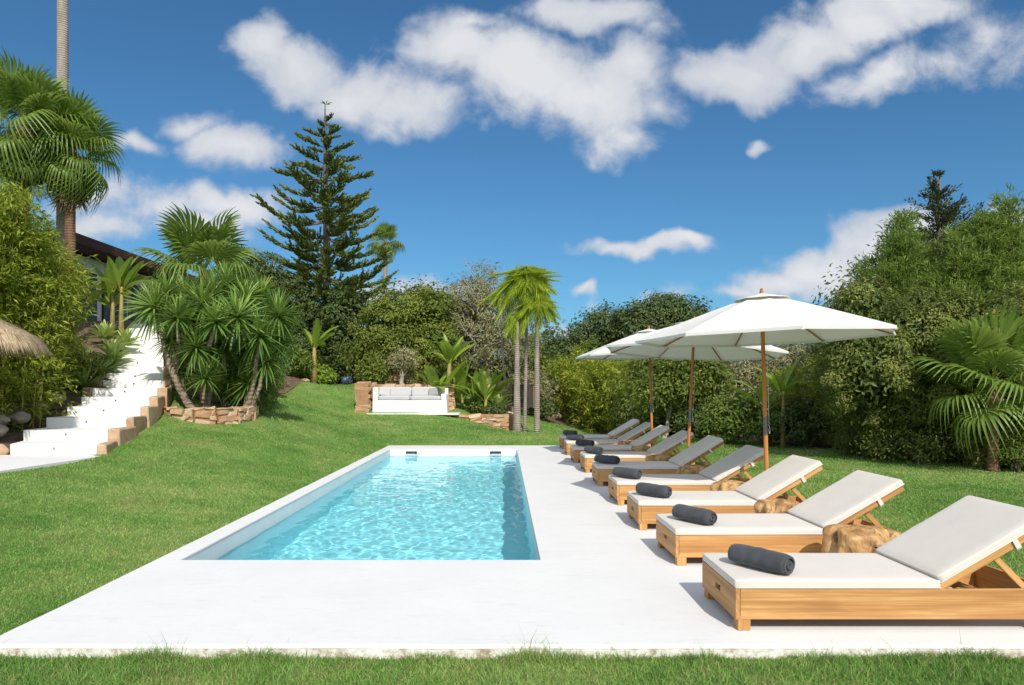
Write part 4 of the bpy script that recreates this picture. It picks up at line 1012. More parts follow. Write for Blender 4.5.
def banana_mesh(seed, L=1.5, W=.42, arch=.5, pet=.35, torn=True, m='l_banana'):
    rs = np.random.default_rng(seed); parts = []; n = 22; t = np.linspace(0, 1, n); th = .15 + arch * 1.9 * t ** 1.4; ds = (L + pet) / n
    x = np.cumsum(np.sin(th * .8) * ds); z = np.cumsum(np.cos(th * .8) * ds); pts = np.c_[x, 0 * x, z]; parts.append(strip_blade(pts, np.linspace(.07, .012, n), np.array([-1., 0, .2]), .6, .85))
    p0 = pet / (L + pet); tilt = rs.uniform(.15, .5)
    for s in (-1, 1):
        nn = 26; f = np.linspace(p0, 1, nn + 1); gap = rs.uniform(0, 1, nn) < (.22 if torn else 0)
        for i in range(nn):
            fa, fb = f[i], f[i + 1]; g = lambda q: W / 2 * max(.02, math.sin(math.pi * min(1, max(0, (q - p0) / (1 - p0)) ** .85)) ** .42)
            A = np.array([np.interp(fa, t, x), 0, np.interp(fa, t, z)]); B = np.array([np.interp(fb, t, x), 0, np.interp(fb, t, z)]); tn = nrm(B - A); no = np.array([-tn[2], 0, tn[0]]) 
            k = .0 if not gap[i] else rs.uniform(.05, .25); sg = s
            def pt(Pq, w, sh, dr): return Pq + np.array([0, sg * w * math.cos(tilt), 0]) - no * (-w * math.sin(tilt)) * 1 + tn * sh + np.array([0, 0, -dr])
            V = np.array([A, B, pt(B, g(fb) * .55, -.02 * L - k * .02, 0), pt(A, g(fa) * .55, -.02 * L, 0), pt(B, g(fb), -.06 * L - k * .05 + .02, g(fb) * .18), pt(A, g(fa), -.06 * L + .02 + k * .03, g(fa) * .18 + k * .05)])
            parts.append((V, np.array([[0, 1, 2, 3], [3, 2, 4, 5]]), np.full(2, .45 + .3 * rs.uniform(-1, 1) * .3 + (.08 if i % 2 else 0))))
    return mesh_only('leaf', parts, M[m])
def sword_rosette(seed, n=85, L=.62, W=.05, m='l_yucca', lo=-.55, name='leaf_rosette', bend=.35, wide=.35):
    rs = np.random.default_rng(seed); parts = []
    for i in range(n):
        f = i / n; el = math.asin(np.clip(1 - (1 - lo) * f + rs.normal(0, .06), -1, .999)); a = i * 2.39996 + rs.normal(0, .15); d = np.array([math.cos(a) * math.cos(el), math.sin(a) * math.cos(el), math.sin(el)])
        l = L * rs.uniform(.85, 1.1) * (.8 + .2 * math.cos(el)); u = np.linspace(0, 1, 6)[:, None]; q = d * (.03 + l * u) + np.array([0, 0, -1]) * u ** 2.2 * l * bend * rs.uniform(.2, 1.0) * (f * .9 + .1); q[:, 2] += -.10 * f + .05
        up = np.array([0, 0, 1.]) if abs(d[2]) < .93 else np.array([-math.cos(a), -math.sin(a), 0.])
        parts.append(strip_blade(q, np.array([.55, .85, 1, .85, .5, .05]) * W, up, .5, np.clip(.75 - .55 * f + rs.normal(0, .12), 0, 1)))
    return mesh_only(name, parts, M[m])

FAN = [fan_mesh(1, droop=.35), fan_mesh(2, droop=.75, pet=.85), fan_mesh(3, droop=1.1, rad=.8), fan_mesh(4, droop=.15, split=.62, rad=.85)]
FEA = [feather_mesh(1, rise=.8, fall=1.9, leaf=.72, nl=84, L=1.2, hang=1.9, w0=.024), feather_mesh(2, rise=1.1, fall=2.1, L=1.35, leaf=.72, nl=88, hang=1.9, w0=.026), feather_mesh(3, rise=.45, fall=2.6, L=1.15, leaf=.55, nl=70, hang=1.7, w0=.022)]
BAN = [banana_mesh(1, arch=.35, W=.44), banana_mesh(2, arch=.6, W=.48), banana_mesh(3, arch=.95, W=.48), banana_mesh(4, arch=.12, W=.38)]
YUC = [sword_rosette(1, n=120, L=.78, W=.056, lo=-.75, bend=.5), sword_rosette(2, n=130, L=.84, W=.056, lo=-.8, bend=.55), sword_rosette(3, n=105, L=.72, W=.055, lo=-.65, bend=.45)]
AGA = [sword_rosette(4, n=42, L=.55, W=.13, m='l_agave', lo=.05, name='rosette', bend=.15), sword_rosette(5, n=36, L=.5, W=.12, m='l_agave', lo=.1, name='rosette', bend=.25)]

def fan_palm(label, x, y, zc, n=26, s=1.0, seed=0, r=.14, group=None, bark='bark_palm_red', lo=-55, skirt=False, z0=None, lean=0.0, emax=80, name='fan_palm', az=None, crisp=False):
    rs = np.random.default_rng(seed); zb = G(x, y) if z0 is None else z0; root = empty(name, (x, y, zb), 0, label, 'palm tree', group); H = zc - zb
    t = np.linspace(0, 1, 12); mb = MB(); pts = np.c_[lean * t ** 2, 0 * t, -.1 + (H + .1) * t]; rad = r * (1 - .2 * t) ; rad[0] *= 1.35; mb.tube(pts, rad, 14, jit=.05); mb.build('trunk', M[bark], root, smooth=True)
    for i in range(n):
        f = (i + .5) / n; el = emax - (emax - lo) * f + rs.normal(0, 6); a = i * 137.5 + rs.normal(0, 10); me = FAN[3] if el > 45 else FAN[0] if el > 15 else FAN[1] if el > (-15 if not crisp else -200) else FAN[2]
        place('frond', me, root, (lean, 0, H - .25 * f * s), (R(rs.normal(0, 14)), R(-el), R(a)), s * rs.uniform(.88, 1.08))
    if skirt:
        N = 500; a = rs.uniform(0, 6.28, N); z = H - rs.uniform(.1, 1.3, N); C = np.c_[np.cos(a) * r, np.sin(a) * r, z]; D = np.c_[np.cos(a) * .35, np.sin(a) * .35, -np.ones(N)] + rs.normal(0, .12, (N, 3))
        V, Q, T = leaves(C, D, rs.uniform(.4, .9, N), .05, rs.uniform(0, 1, N), rs=rs); mesh_np('dead_skirt', V, [Q], M['skirt'], root, tone=T)
    return root
def feather_palm(label, x, y, zc, n, s, seed, r=.11, group=None, lean=0.0, fro=(25, 85), bark='bark_palm', r_top=.6, name='feather_palm', z0=None, az=(0, 360)):
    rs = np.random.default_rng(seed); zb = G(x, y) if z0 is None else z0; root = empty(name, (x, y, zb), 0, label, 'palm tree', group); H = zc - zb
    t = np.linspace(0, 1, 14); mb = MB(); pts = np.c_[lean * np.sin(t * 1.57), .02 * np.sin(t * 5), -.1 + (H + .1) * t]; rad = r * (1 - (1 - r_top) * t); rad[0] *= 1.3; mb.tube(pts, rad, 14, jit=.03); mb.build('trunk', M[bark], root, smooth=True)
    for i in range(n):
        f = (i + .5) / n; el = fro[1] - (fro[1] - fro[0]) * f + rs.normal(0, 5); a = az[0] + (az[1] - az[0]) * ((i * .382) % 1) + rs.normal(0, 8)
        place('frond', FEA[i % 3], root, (lean, 0, H - .05), (0, R(-el + 20), R(a)), s * rs.uniform(.85, 1.1))
    return root
def banana_plant(label, x, y, n, s, seed, trunk=0.0, group=None, z0=None, spread=.12, tilt=(8, 55), name='banana_plant', r=.07, heads=1):
    rs = np.random.default_rng(seed); zb = G(x, y) if z0 is None else z0; root = empty(name, (x, y, zb), 0, label, 'banana plant', group)
    for h in range(heads):
        ox = rs.normal(0, spread) * (heads > 1) * 2.2; oy = rs.normal(0, spread) * (heads > 1) * 2.2; th_ = trunk * (1 if h == 0 else rs.uniform(.5, 1.1))
        mb = MB(); hh = max(.25, th_); mb.tube([(ox, oy, -.05), (ox, oy, hh * .5), (ox + .02, oy, hh + .1)], [r * 1.3, r, r * .55], 10, jit=.05); mb.build('pseudostem', M['stem'], root, smooth=True)
        for i in range(n):
            f = i / n; place('leaf', BAN[rs.integers(0, 4)], root, (ox, oy, hh * .95), (R(rs.normal(0, 6)), R(tilt[0] + (tilt[1] - tilt[0]) * f + rs.normal(0, 5)), R(i * 137.5 + rs.normal(0, 12))), s * rs.uniform(.75, 1.1))
    return root
def agave(label, x, y, s, seed, z0=None, group=None):
    root = empty('agave_plant', (x, y, G(x, y) if z0 is None else z0), 0, label, 'agave', group); place('rosette', AGA[seed % 2], root, (0, 0, .05 * s), (0, 0, seed), s); return root

# ================================================================ planting, front to back
# -- steps side
bamboo('bamboo_clump', 'big golden bamboo clump beside the white steps, behind the thatched parasol', 14.2, -11.0, 84, 6.5, 1.4, .8, 11, 'l_bamboo_y', L=.15, W=.036, dens=62, low=.02, z0=.75, droop=.5, hvar=.25, bushy=1.15)
bamboo('bamboo_clump', 'second golden bamboo clump higher up the steps, next to the banana', 16.6, -11.3, 50, 5.0, .8, .5, 12, 'l_bamboo_y', L=.16, W=.034, dens=62, low=.02, z0=1.5, droop=.5, bushy=1.1)
bamboo('bamboo_clump', 'low leafy bamboo at the path landing under the thatched parasol', 13.0, -10.9, 26, 2.2, .5, .4, 13, 'l_bamboo_y', L=.16, W=.034, dens=80, low=.0, z0=.5, droop=.6)
plain_shrub('shrub', 'dark leafy shrub between the bamboo and the fourth step', 'shrub', (-11.0, 16.2, 1.35), (.75, .6, .5), 260, .13, .05, 'l_low', 21)
plain_shrub('shrub', 'trailing green shrub beside the upper white steps', 'shrub', (-11.15, 18.0, 1.75), (.7, .6, .42), 240, .14, .04, 'l_low', 22)
for i, (px, py, Y, s, lb) in enumerate(((113, 352, 19.5, 1.15, 'pale green agave beside the upper steps, lowest of three'), (126, 338, 20.6, 1.1, 'bright agave rosette at the edge of the upper steps'), (104, 331, 21, 1.0, 'agave rosette below the banana plant near the villa'))):
    agave(lb, UX(px, Y), Y, s, i, z0=UZ(py, Y) - .25)
for i, (px, py, Y, lb) in enumerate(((98, 372, 18.6, 'strap-leaved clump of green flax beside the upper steps'), (84, 385, 17.6, 'strap-leaved flax clump under the bamboo'), (112, 366, 19.2, 'small flax clump beside the lowest agave'))):
    root = empty('flax_plant', (UX(px, Y), Y, UZ(py, Y) - .2), 0, lb, 'flax'); place('rosette', YUC[i], root, (0, 0, .1), (0, 0, i), .85)
banana_plant('tall banana plant with yellow green leaves in front of the villa', UX(116, 22.5), 22.5, 10, .85, 31, trunk=1.7, z0=3.0, tilt=(5, 60), heads=3, spread=.2)
# -- yucca in its planter
yu = empty('yucca', (-7.2, 17.6, 1.0), 0, 'multi stemmed yucca with dark sword leaf heads in the curved stone planter', 'yucca')
heads = [(166, 293, 17.2, .95), (152, 308, 17.0, 1.05), (176, 318, 16.6, 1.1), (196, 348, 16.8, .95), (214, 296, 17.8, 1.15), (239, 318, 17.0, 1.2), (262, 336, 17.2, 1.1), (281, 316, 17.8, 1.1), (205, 378, 16.9, .95), (190, 322, 17.8, 1.0), (229, 285, 18.4, 1.0),
         (262, 296, 18.3, 1.05), (268, 362, 17.6, 1.0), (224, 345, 17.5, 1.0), (245, 352, 18.0, 1.0), (186, 295, 18.3, .95), (250, 384, 17.9, .9), (216, 322, 16.6, 1.05), (170, 340, 17.2, .8), (284, 345, 18.2, .9), (208, 352, 17.9, 1.0), (236, 372, 18.2, .95), (182, 368, 17.9, .85), (262, 378, 18.3, .85), (246, 300, 17.6, 1.0), (202, 305, 17.2, 1.0), (222, 388, 18.3, .8)]
bases = [(-7.62, 17.3, 0.0), (-7.45, 17.5, 0), (-6.95, 17.4, 0), (-6.6, 17.7, 0)]
ysd = np.random.default_rng(77)
for i, (px, py, Y, s) in enumerate(heads):
    s *= .88; px = 206 + (px - 206) * .96
    p = np.array(P(px, py, Y)) - np.array([-7.2, 17.6, 1.0]); place('leaf_rosette', YUC[i % 3], yu, p, (ysd.normal(0, .25), ysd.normal(0, .25), i * 1.1), s)
    b = np.array(bases[min(3, int(np.clip((px - 150) / 33, 0, 3)))]) - np.array([-7.2, 17.6, 0]); q = p - [0, 0, .05]; mid = b * .5 + q * .5 + np.array([(q - b)[0] * .12, 0, -.18]); mid2 = b * .75 + q * .25 + np.array([(q-b)[0] * .22, 0, -.12])
    if i in (1, 3, 6, 4, 12):
        mb = MB(); t = np.linspace(0, 1, 12)[:, None]; c = (1-t)**3 * b + 3*t*(1-t)**2 * mid2 + 3*t*t*(1-t) * mid + t**3 * q; c[1:-1] += ysd.normal(0, .012, (10, 3)); mb.tube(c, np.linspace(.105 if i in (1, 4, 12) else .075, .045, 12), 10, jit=.06); mb.build('stem', M['bark_yucca'], yu, smooth=True)
    else:
        mb = MB(); j = q - np.array([(q - b)[0] * .25, 0, .55]); mb.tube([j, (j + q) / 2, q], [.05, .045, .04], 8); mb.build('stem', M['bark_yucca'], yu, smooth=True)
fan_palm('fan palm with wide green fans rising behind the yucca', UX(203, 22), 22, UZ(270, 22), 26, 1.35, 41, r=.16, lo=-45, z0=2.2)
plain_shrub('shrub', 'round clipped dark shrub beside the yucca planter', 'shrub', (UX(257, 18.9), 18.9, .95), (.50, .48, .42), 420, .06, .03, 'l_low', 42, per=8, lump=.05, shell=.8, low=-.8)
plain_shrub('shrub', 'dark low shrub in the shade of the yucca', 'shrub', (UX(232, 19.6), 19.6, 1.1), (1.1, .8, .8), 320, .12, .05, 'l_low', 43)
for i, (px, Y, r, lb, ml) in enumerate(((243, 21.5, (1.0, .7, .75), 'dark green shrub behind the round clipped shrub', 'l_low'), (252, 24.5, (1.1, .8, .8), 'glossy green shrub halfway up the lawn edge behind the yucca', 'l_carob'), (258, 27.2, (.9, .7, .6), 'leafy shrub near the top corner of the lawn', 'l_citrus'), (238, 27.5, (1.3, .9, 1.1), 'large dark shrub below the tree behind the yucca', 'l_carob'),
    (456, 33.0, (1.2, .8, 1.0), 'dark shrub under the thin olive tree', 'l_carob'), (482, 33.6, (1.2, .8, 1.1), 'olive green shrub under the thin olive tree behind the banana bed', 'l_citrus'), (502, 34.0, (1.0, .8, 1.0), 'dark shrub behind the slender palm trunks', 'l_carob'))):
    x = UX(px, Y); plain_shrub('shrub', lb, 'shrub', (x, Y, G(x, Y) - .1), r, 330, .15, .06, ml, 180 + i, per=9)
# -- palms above the bamboo
SKY = [('tall fan palm in the bamboo whose crown sits lower, dead skirt under its fans', UX(24, 20), 20, UZ(122, 20), 34, 1.2, 51, .17, -70), ('fan palm with drooping fans against the very tall bare trunk', UX(70, 20.6), 20.6, UZ(146, 20.6), 28, 1.05, 52, .16, -70)]
for q in SKY: fan_palm(q[0], q[1], q[2], q[3], q[4], q[5], q[6], q[7], lo=q[8], skirt=True, z0=2.6)
fan_palm('very tall palm with a bare grey trunk reaching out of view', UX(62.5, 21.6), 21.6, 17.2, 24, 1.3, 53, .175, bark='bark_palm', z0=2.9, skirt=True, lo=-60)
# -- back left trees
broad_tree('broadleaf_tree', 'dark green tree between the fan palm and the tall pine', 'tree', 34, [(255, 275, 24, 26), (235, 300, 26, 24), (282, 300, 22, 32), (262, 325, 36, 30), (290, 345, 24, 26), (230, 330, 25, 25)], 262, .22, 'l_carob', 240, 110, .30, .14, .07, 61, lump=.3, freq=5)
broad_tree('broadleaf_tree', 'dense dark tree under the lower branches of the pine', 'tree', 33.5, [(318, 335, 32, 26), (345, 318, 26, 22), (300, 352, 22, 18), (352, 345, 24, 20), (325, 308, 30, 18)], 331, .24, 'l_carob', 240, 110, .30, .14, .07, 62, lump=.3, freq=5)
broad_tree('broadleaf_tree', 'bushy yellow green citrus tree above the white sofa', 'tree', 31.6, [(388, 330, 30, 24), (420, 322, 26, 24), (405, 350, 42, 24), (372, 355, 24, 20), (438, 345, 22, 24), (405, 310, 22, 16), (386, 300, 12, 10), (432, 305, 14, 10)], 403, .17, 'l_citrus', 300, 140, .25, .125, .06, 63, lump=.24, shell=.6, freq=5.5)
broad_tree('broadleaf_tree', 'brown tinged dark tree between the citrus and the olive', 'tree', 35, [(440, 322, 22, 24), (448, 350, 22, 24), (424, 302, 16, 14)], 440, .18, 'l_citrus', 170, 100, .26, .14, .06, 64, lump=.34, freq=5.5)
broad_tree('olive_tree', 'thin grey olive tree with bare twigs beside the tall slender palms', 'tree', 33, [(468, 300, 22, 20), (485, 282, 13, 16), (500, 320, 24, 30), (472, 335, 26, 26), (495, 355, 26, 22), (455, 318, 16, 14), (512, 345, 16, 22), (484, 310, 20, 22)], 486, .2, 'l_olive', 260, 95, .24, .14, .034, 65, bark='bark_pale', shell=.35, fill=.3, lump=.26, ntar=34, rnd=1.0)
broad_tree('broadleaf_tree', 'small weathered tree with pale trunk standing right behind the sofa wall', 'tree', 29.2, [(403, 358, 13, 10), (396, 362, 9, 7), (410, 362, 9, 7)], 403, .12, 'l_olive', 160, 9, .12, .14, .05, 66, bark='bark_pale', fill=0)
# -- Norfolk pine
def norfolk(label, px, Y, y_base, y_top, seed):
    rs = np.random.default_rng(seed); x = UX(px, Y); zb = UZ(y_base, Y); zt = UZ(y_top, Y); H = zt - zb; root = empty('norfolk_pine', (x, Y, zb), 0, label, 'pine tree')
    mb = MB(); t = np.linspace(0, 1, 20); mb.tube(np.c_[.05 * np.sin(t * 5), 0 * t, -.3 + (H + .3) * t], .26 * (1 - t) ** .8 + .02, 12, jit=.04)
    Cs, Ds, Ls, Ws, Ts = [], [], [], [], []
    prof = [(118, .45), (126, 13), (140, 18), (155, 27), (172, 36), (190, 54), (205, 55), (222, 62), (245, 66), (262, 62), (285, 72), (303, 68), (325, 64), (345, 56), (360, 40)]
    wh = [124, 139, 152, 166, 180, 194, 207, 221, 234, 248, 262, 276, 290, 303, 316, 329, 342]
    for wi, py in enumerate(wh):
        z = UZ(py, Y) - zb; Rm = np.interp(py, [p[0] for p in prof], [p[1] for p in prof]) / F * Y
        nb = 5 if wi < 3 else 6 if wi < 10 else 8; a0 = rs.uniform(0, 6.28)
        for k in range(nb):
            a = a0 + 6.283 * k / nb + rs.normal(0, .12); L = Rm * rs.uniform(.72, 1.12); e = np.array([math.cos(a), math.sin(a), 0]); s = np.array([-math.sin(a), math.cos(a), 0])
            u = np.linspace(0, 1, 9); rise = (.30 if wi < 3 else .10 if wi < 6 else .02 - .010 * (wi - 6)); sag = L * (rise * u + (.16 if wi > 5 else .05) * (u ** 3) - (.13 if wi > 4 else 0) * np.sin(u * 3.14))
            zz0 = z + rs.normal(0, .08); bp = e * (u * L)[:, None] + np.array([0, 0, 1]) * (zz0 + sag)[:, None]; mb.tube(bp, np.linspace(.045 * min(1, L / 3) + .012, .012, 9), 5, cap=False)
            nb2 = int(7 + L * 9)
            for j in range(nb2):
                f = .18 + .82 * (j + rs.uniform(0, 1)) / nb2; p = np.array([np.interp(f, u, bp[:, 0]), np.interp(f, u, bp[:, 1]), np.interp(f, u, bp[:, 2])]); sg = 1 if j % 2 else -1
                l = (.52 * (1 - .45 * f) + .12) * (min(1, L / 2.2) * .75 + .25) * rs.uniform(.75, 1.15); d = nrm(e * .75 + s * sg * rs.uniform(.2, .7) + np.array([0, 0, rs.uniform(.05, .38)]))
                m_ = 5; tone = np.clip(rs.uniform(.1, .7) + .15 * f, 0, 1)
                for q in range(m_):
                    g = q / m_; c = p + d * l * g + np.array([0, 0, .20]) * g * g * l; dd = d + np.array([0, 0, .55 * g]) 
                    for _ in range(3):
                        Cs.append(c + rs.normal(0, .012, 3)); Ds.append(dd + rs.normal(0, .22, 3)); Ls.append(l * .40); Ws.append(.10 * (1 - .3 * g)); Ts.append(tone + rs.normal(0, .08))
    for k in range(6):
        a = k * 1.047; Cs.append(np.array([0, 0, H - .02])); Ds.append(np.array([math.cos(a), math.sin(a), .35])); Ls.append(.35); Ws.append(.07); Ts.append(.5)
    V, Q, T = leaves(np.array(Cs), np.array(Ds), np.array(Ls), np.array(Ws), np.clip(Ts, 0, 1), rs=rs); mesh_np('crown', V, [Q], M['l_pine'], root, tone=T); mb.build('trunk', M['bark'], root, smooth=True)
norfolk('tall tiered Norfolk pine with a bare leader at its top', 326, 34.5, 384, 104, 71)
fan_palm('small distant palm with a thin trunk beyond the pine', UX(385, 44), 44, UZ(240, 44), 26, .82, 72, r=.17, bark='bark_palm', lo=-60, z0=2.5)
banana_plant('young banana plant with an ochre stem at the back of the lawn under the pine', UX(314, 30.3), 30.3, 7, .85, 73, trunk=1.5, tilt=(2, 42), r=.12)
for i, (px, Y, r, lb, ml) in enumerate(((288, 29.8, (1.0, .6, .62), 'broad leaved green shrub at the back edge of the lawn', 'l_low'), (268, 29.6, (.7, .6, .45), 'low green shrub beside the yucca shadow at the lawn top', 'l_low'), (306, 31.5, (.8, .6, .7), 'leafy shrub beside the young banana stem', 'l_banana'), (336, 32.2, (1.0, .5, .6), 'dark undergrowth shrub at the pine trunk', 'l_carob'),
    (372, 29.6, (.7, .5, .55), 'low shrub along the terrace wall behind the sofa pier', 'l_citrus'), (437, 29.2, (.9, .5, .5), 'low olive green shrub behind the sofa wall end', 'l_citrus'), (325, 30.6, (.4, .35, .4), 'bright little shrub between banana and pine', 'l_banana'))):
    x = UX(px, Y); plain_shrub('shrub', lb, 'shrub', (x, Y, G(x, Y)), r, 240, .17, .07, ml, 80 + i)
# -- banana bed beside the sofa
banana_plant('tall thin banana plant with an ochre stem beside the sofa', UX(449, 27.3), 27.3, 10, .9, 91, trunk=2.0, z0=.6, tilt=(2, 38), r=.12)
banana_plant('wide clump of banana leaves in the raised stone bed', UX(466, 27.6), 27.6, 9, 1.0, 92, trunk=.6, z0=.6, tilt=(4, 46), heads=3, spread=.2)
banana_plant('smaller banana plant with pale stems at the front of the bed', UX(478, 27.0), 27.0, 6, .75, 93, trunk=.5, z0=.6, tilt=(4, 50), heads=2)
agave('pale green agave rosette at the end of the raised stone bed', UX(498, 27.0), 27.0, 1.25, 0, z0=.75)
plain_shrub('shrub', 'dark green shrub between the banana clump and the agave', 'shrub', (UX(482, 27.3), 27.3, .6), (.55, .4, .42), 200, .12, .05, 'l_low', 95)
plain_shrub('shrub', 'low dark cushion plant on top of the end of the low stone wall', 'shrub', (UX(496, 26.6), 26.6, .58), (.45, .3, .2), 160, .10, .04, 'l_carob', 96)
# -- slender palms on the lawn
feather_palm('thickest of the three slender palms, small crown and pale ringed trunk', UX(517, 25.4), 25.4, UZ(322, 25.4), 9, .42, 101, r=.15, fro=(0, 60), r_top=.45, az=(100, 260))
feather_palm('slender palm with the highest yellow green crown of the three', UX(524.5, 26.4), 26.4, UZ(288, 26.4), 44, .86, 102, r=.075, fro=(28, 108), lean=.08)
feather_palm('slender palm beside the pale trunk, crown just below the highest', UX(537, 25.7), 25.7, UZ(309, 25.7), 26, .62, 103, r=.11, fro=(20, 95), r_top=.7)
feather_palm('dull gold feather palm crown leaning out of the olive tree', UX(508, 29), 29, UZ(298, 29), 7, .36, 104, r=.06, fro=(0, 80), az=(90, 270), lean=-.3)
# -- far end, beyond the hedge
broad_tree('broadleaf_tree', 'dark blue green tree in the distance beyond the slender palms', 'tree', 46, [(548, 345, 16, 12), (590, 345, 24, 22), (565, 362, 24, 20), (607, 330, 22, 18), (578, 380, 34, 24), (616, 362, 24, 24)], 585, .3, 'l_carob', 300, 120, .38, .17, .085, 111, lump=.24, freq=5.5)
broad_tree('broadleaf_tree', 'lumpy dark green tree showing above the far umbrella', 'tree', 44, [(636, 325, 20, 14), (662, 312, 18, 12), (684, 318, 16, 10), (650, 340, 34, 22), (690, 335, 20, 18)], 655, .3, 'l_carob', 300, 120, .38, .17, .085, 112, lump=.28, freq=6)
plain_shrub('shrub', 'dry brownish shrub at the far end behind the slender palms', 'shrub', (UX(530, 32.5), 32.5, G(1.2, 32.5)), (1.3, .8, .95), 320, .16, .05, 'l_olive', 113)
plain_shrub('shrub', 'grey green dry shrub at the end of the hedge', 'shrub', (UX(553, 35), 35, G(2.4, 35)), (1.2, .8, 1.1), 320, .18, .06, 'l_olive', 114)
plain_shrub('shrub', 'dark low bush beside the foot of the slender palm', 'shrub', (UX(543, 30.8), 30.8, G(1.7, 30.8)), (.6, .5, .5), 200, .14, .06, 'l_carob', 115)
broad_tree('broadleaf_tree', 'tangled olive green tree behind the garden gate', 'tree', 35.5, [(520, 358, 22, 24), (508, 380, 22, 20), (540, 378, 22, 20), (532, 395, 24, 12)], 522, .16, 'l_citrus', 500, 24, .24, .14, .06, 116)
# hedge line: x = 10.25 - .37 (y - 13.8)
def hl(y, off=0.0): return 10.25 - .37 * (y - 13.8) + off
bamboo('bamboo_clump', 'bright yellow green bamboo at the far end of the hedge', 34.0, hl(34.0, 1.3), 40, 4.6, 1.5, 1.1, 121, 'l_bamboo_y', L=.26, W=.055, dens=34, low=.02, bushy=1.1)
bamboo('bamboo_clump', 'golden bamboo behind the far umbrella, second clump from the far end', 31.2, hl(31.2, 1.3), 40, 4.2, 1.4, 1.0, 122, 'l_bamboo_y', L=.25, W=.052, dens=36, low=.02, bushy=1.1)
bamboo('bamboo_clump', 'darker bamboo between the two far umbrella poles', 28.6, hl(28.6, 1.5), 38, 3.9, 1.3, 1.0, 123, 'l_bamboo', L=.24, W=.05, dens=38, low=.02, bushy=1.1)
broad_tree('broadleaf_tree', 'small broadleaf tree with a crooked pale trunk behind the umbrella poles', 'tree', 22.6, [(672, 388, 24, 13), (700, 378, 22, 15), (650, 395, 16, 10), (686, 366, 26, 12)], 664, .09, 'l_citrus', 600, 26, .18, .11, .05, 124, bark='bark_pale', fill=.3)
broad_tree('broadleaf_shrub', 'tall mottled broadleaf shrub filling the hedge behind the middle umbrella', 'shrub', 25.8, [(690, 368, 30, 22), (660, 372, 26, 20), (712, 385, 24, 26), (680, 400, 40, 24), (700, 420, 34, 16), (650, 415, 30, 18)], 688, .12, 'l_hedge', 330, 130, .24, .12, .055, 125, lump=.36, freq=6)
broad_tree('olive_tree', 'grey olive tree in the hedge beyond the middle umbrella', 'tree', 25.5, [(742, 365, 30, 24), (775, 362, 30, 26), (730, 395, 26, 24), (770, 398, 34, 26), (810, 360, 26, 26), (805, 390, 30, 28), (740, 422, 30, 16)], 760, .16, 'l_olive', 420, 110, .22, .12, .03, 126, bark='bark_pale', shell=.45, lump=.26, freq=6)
broad_tree('olive_tree', 'grey green olive tree seen under the umbrella edge near the big hedge', 'tree', 23.5, [(835, 352, 26, 24), (850, 330, 18, 18), (828, 385, 26, 30), (850, 400, 26, 30), (826, 420, 30, 20)], 836, .14, 'l_olive', 280, 110, .20, .12, .03, 127, bark='bark_pale', shell=.4, lump=.34)
plain_shrub('shrub', 'leafy light green shrub at the hedge foot behind the middle umbrella pole', 'shrub', (UX(733, 20.4), 20.4, -.02), (.95, .6, .75), 420, .14, .05, 'l_low', 128)
plain_shrub('shrub', 'dark shrub at the hedge foot beneath the olive', 'shrub', (UX(705, 22.4), 22.4, -.02), (1.0, .6, .6), 380, .14, .05, 'l_carob', 129)
plain_shrub('shrub', 'pale green loose shrub between the two banana plants', 'shrub', (UX(770, 19.9), 19.9, -.02), (.6, .5, .6), 300, .13, .045, 'l_low', 130)
plain_shrub('shrub', 'dark green shrub at the hedge foot beside the slim banana', 'shrub', (UX(806, 19.2), 19.2, -.02), (.9, .6, .65), 380, .13, .05, 'l_carob', 131)
banana_plant('yellowed banana plant in the hedge behind the big umbrella pole', UX(766, 19.6), 19.6, 7, .72, 132, trunk=1.05, z0=-.02, tilt=(5, 70), r=.07, heads=1)
banana_plant('slim banana plant with a pale stem beside the big umbrella pole', UX(783, 19.2), 19.2, 8, .66, 133, trunk=1.45, z0=-.02, tilt=(2, 48), r=.06)
bamboo('bamboo_clump', 'small light green bamboo beside the slim banana plant', 20.4, UX(815, 20.4), 26, 3.2, .8, .6, 134, 'l_bamboo_y', L=.17, W=.034, dens=46, low=.02)
# the big hedge on the right: several clumps
bamboo('bamboo_clump', 'broad bushy bamboo in the big hedge, just behind the large umbrella edge', 17.6, hl(17.6, .95), 50, 4.6, 1.0, .8, 141, 'l_hedge', L=.15, W=.042, dens=58, low=.0, droop=.5, bushy=1.15)
for i, (px, Y, h, sp, nc, lb) in enumerate(((895, 16.3, 6.75, .16, 26, 'upright feathery green bamboo rising from the big hedge, nearest the umbrella edge'), (922, 16.4, 6.1, .18, 26, 'feathery bamboo in front of the pointed cypress tip'),
    (957, 15.5, 5.7, .18, 28, 'feathery bamboo between the cypress tip and the tallest plumes'), (990, 15.6, 6.7, .18, 30, 'tallest upright bamboo plumes directly above the fan palm'), (1020, 15.9, 6.0, .2, 28, 'lower bamboo plumes at the outer end of the big hedge'), (866, 17.4, 5.2, .2, 24, 'shorter feathery bamboo sloping down beside the umbrella edge'))):
    bamboo('bamboo_clump', lb, Y, UX(px, Y), nc, h, .52, sp, 142 + i * 7, 'l_plume', L=.15, W=.03, dens=118, low=.22, hvar=.34, droop=.18, upw=.4, bushy=.8, group='tall bamboo plumes in the big hedge')
broad_tree('broadleaf_shrub', 'huge mottled broadleaf shrub at the heart of the big hedge', 'shrub', 15.6, [(898, 340, 42, 44), (938, 335, 38, 38), (880, 380, 46, 44), (858, 300, 18, 20), (925, 375, 52, 52, .25), (905, 432, 50, 26, .7), (950, 425, 40, 30, .6), (975, 350, 40, 40), (868, 345, 32, 34)], 915, .12, 'l_hedge', 620, 230, .17, .085, .032, 144, freq=7, lump=.24, shell=.66, fill=.3, up=-.35, out=.8, rnd=.7)
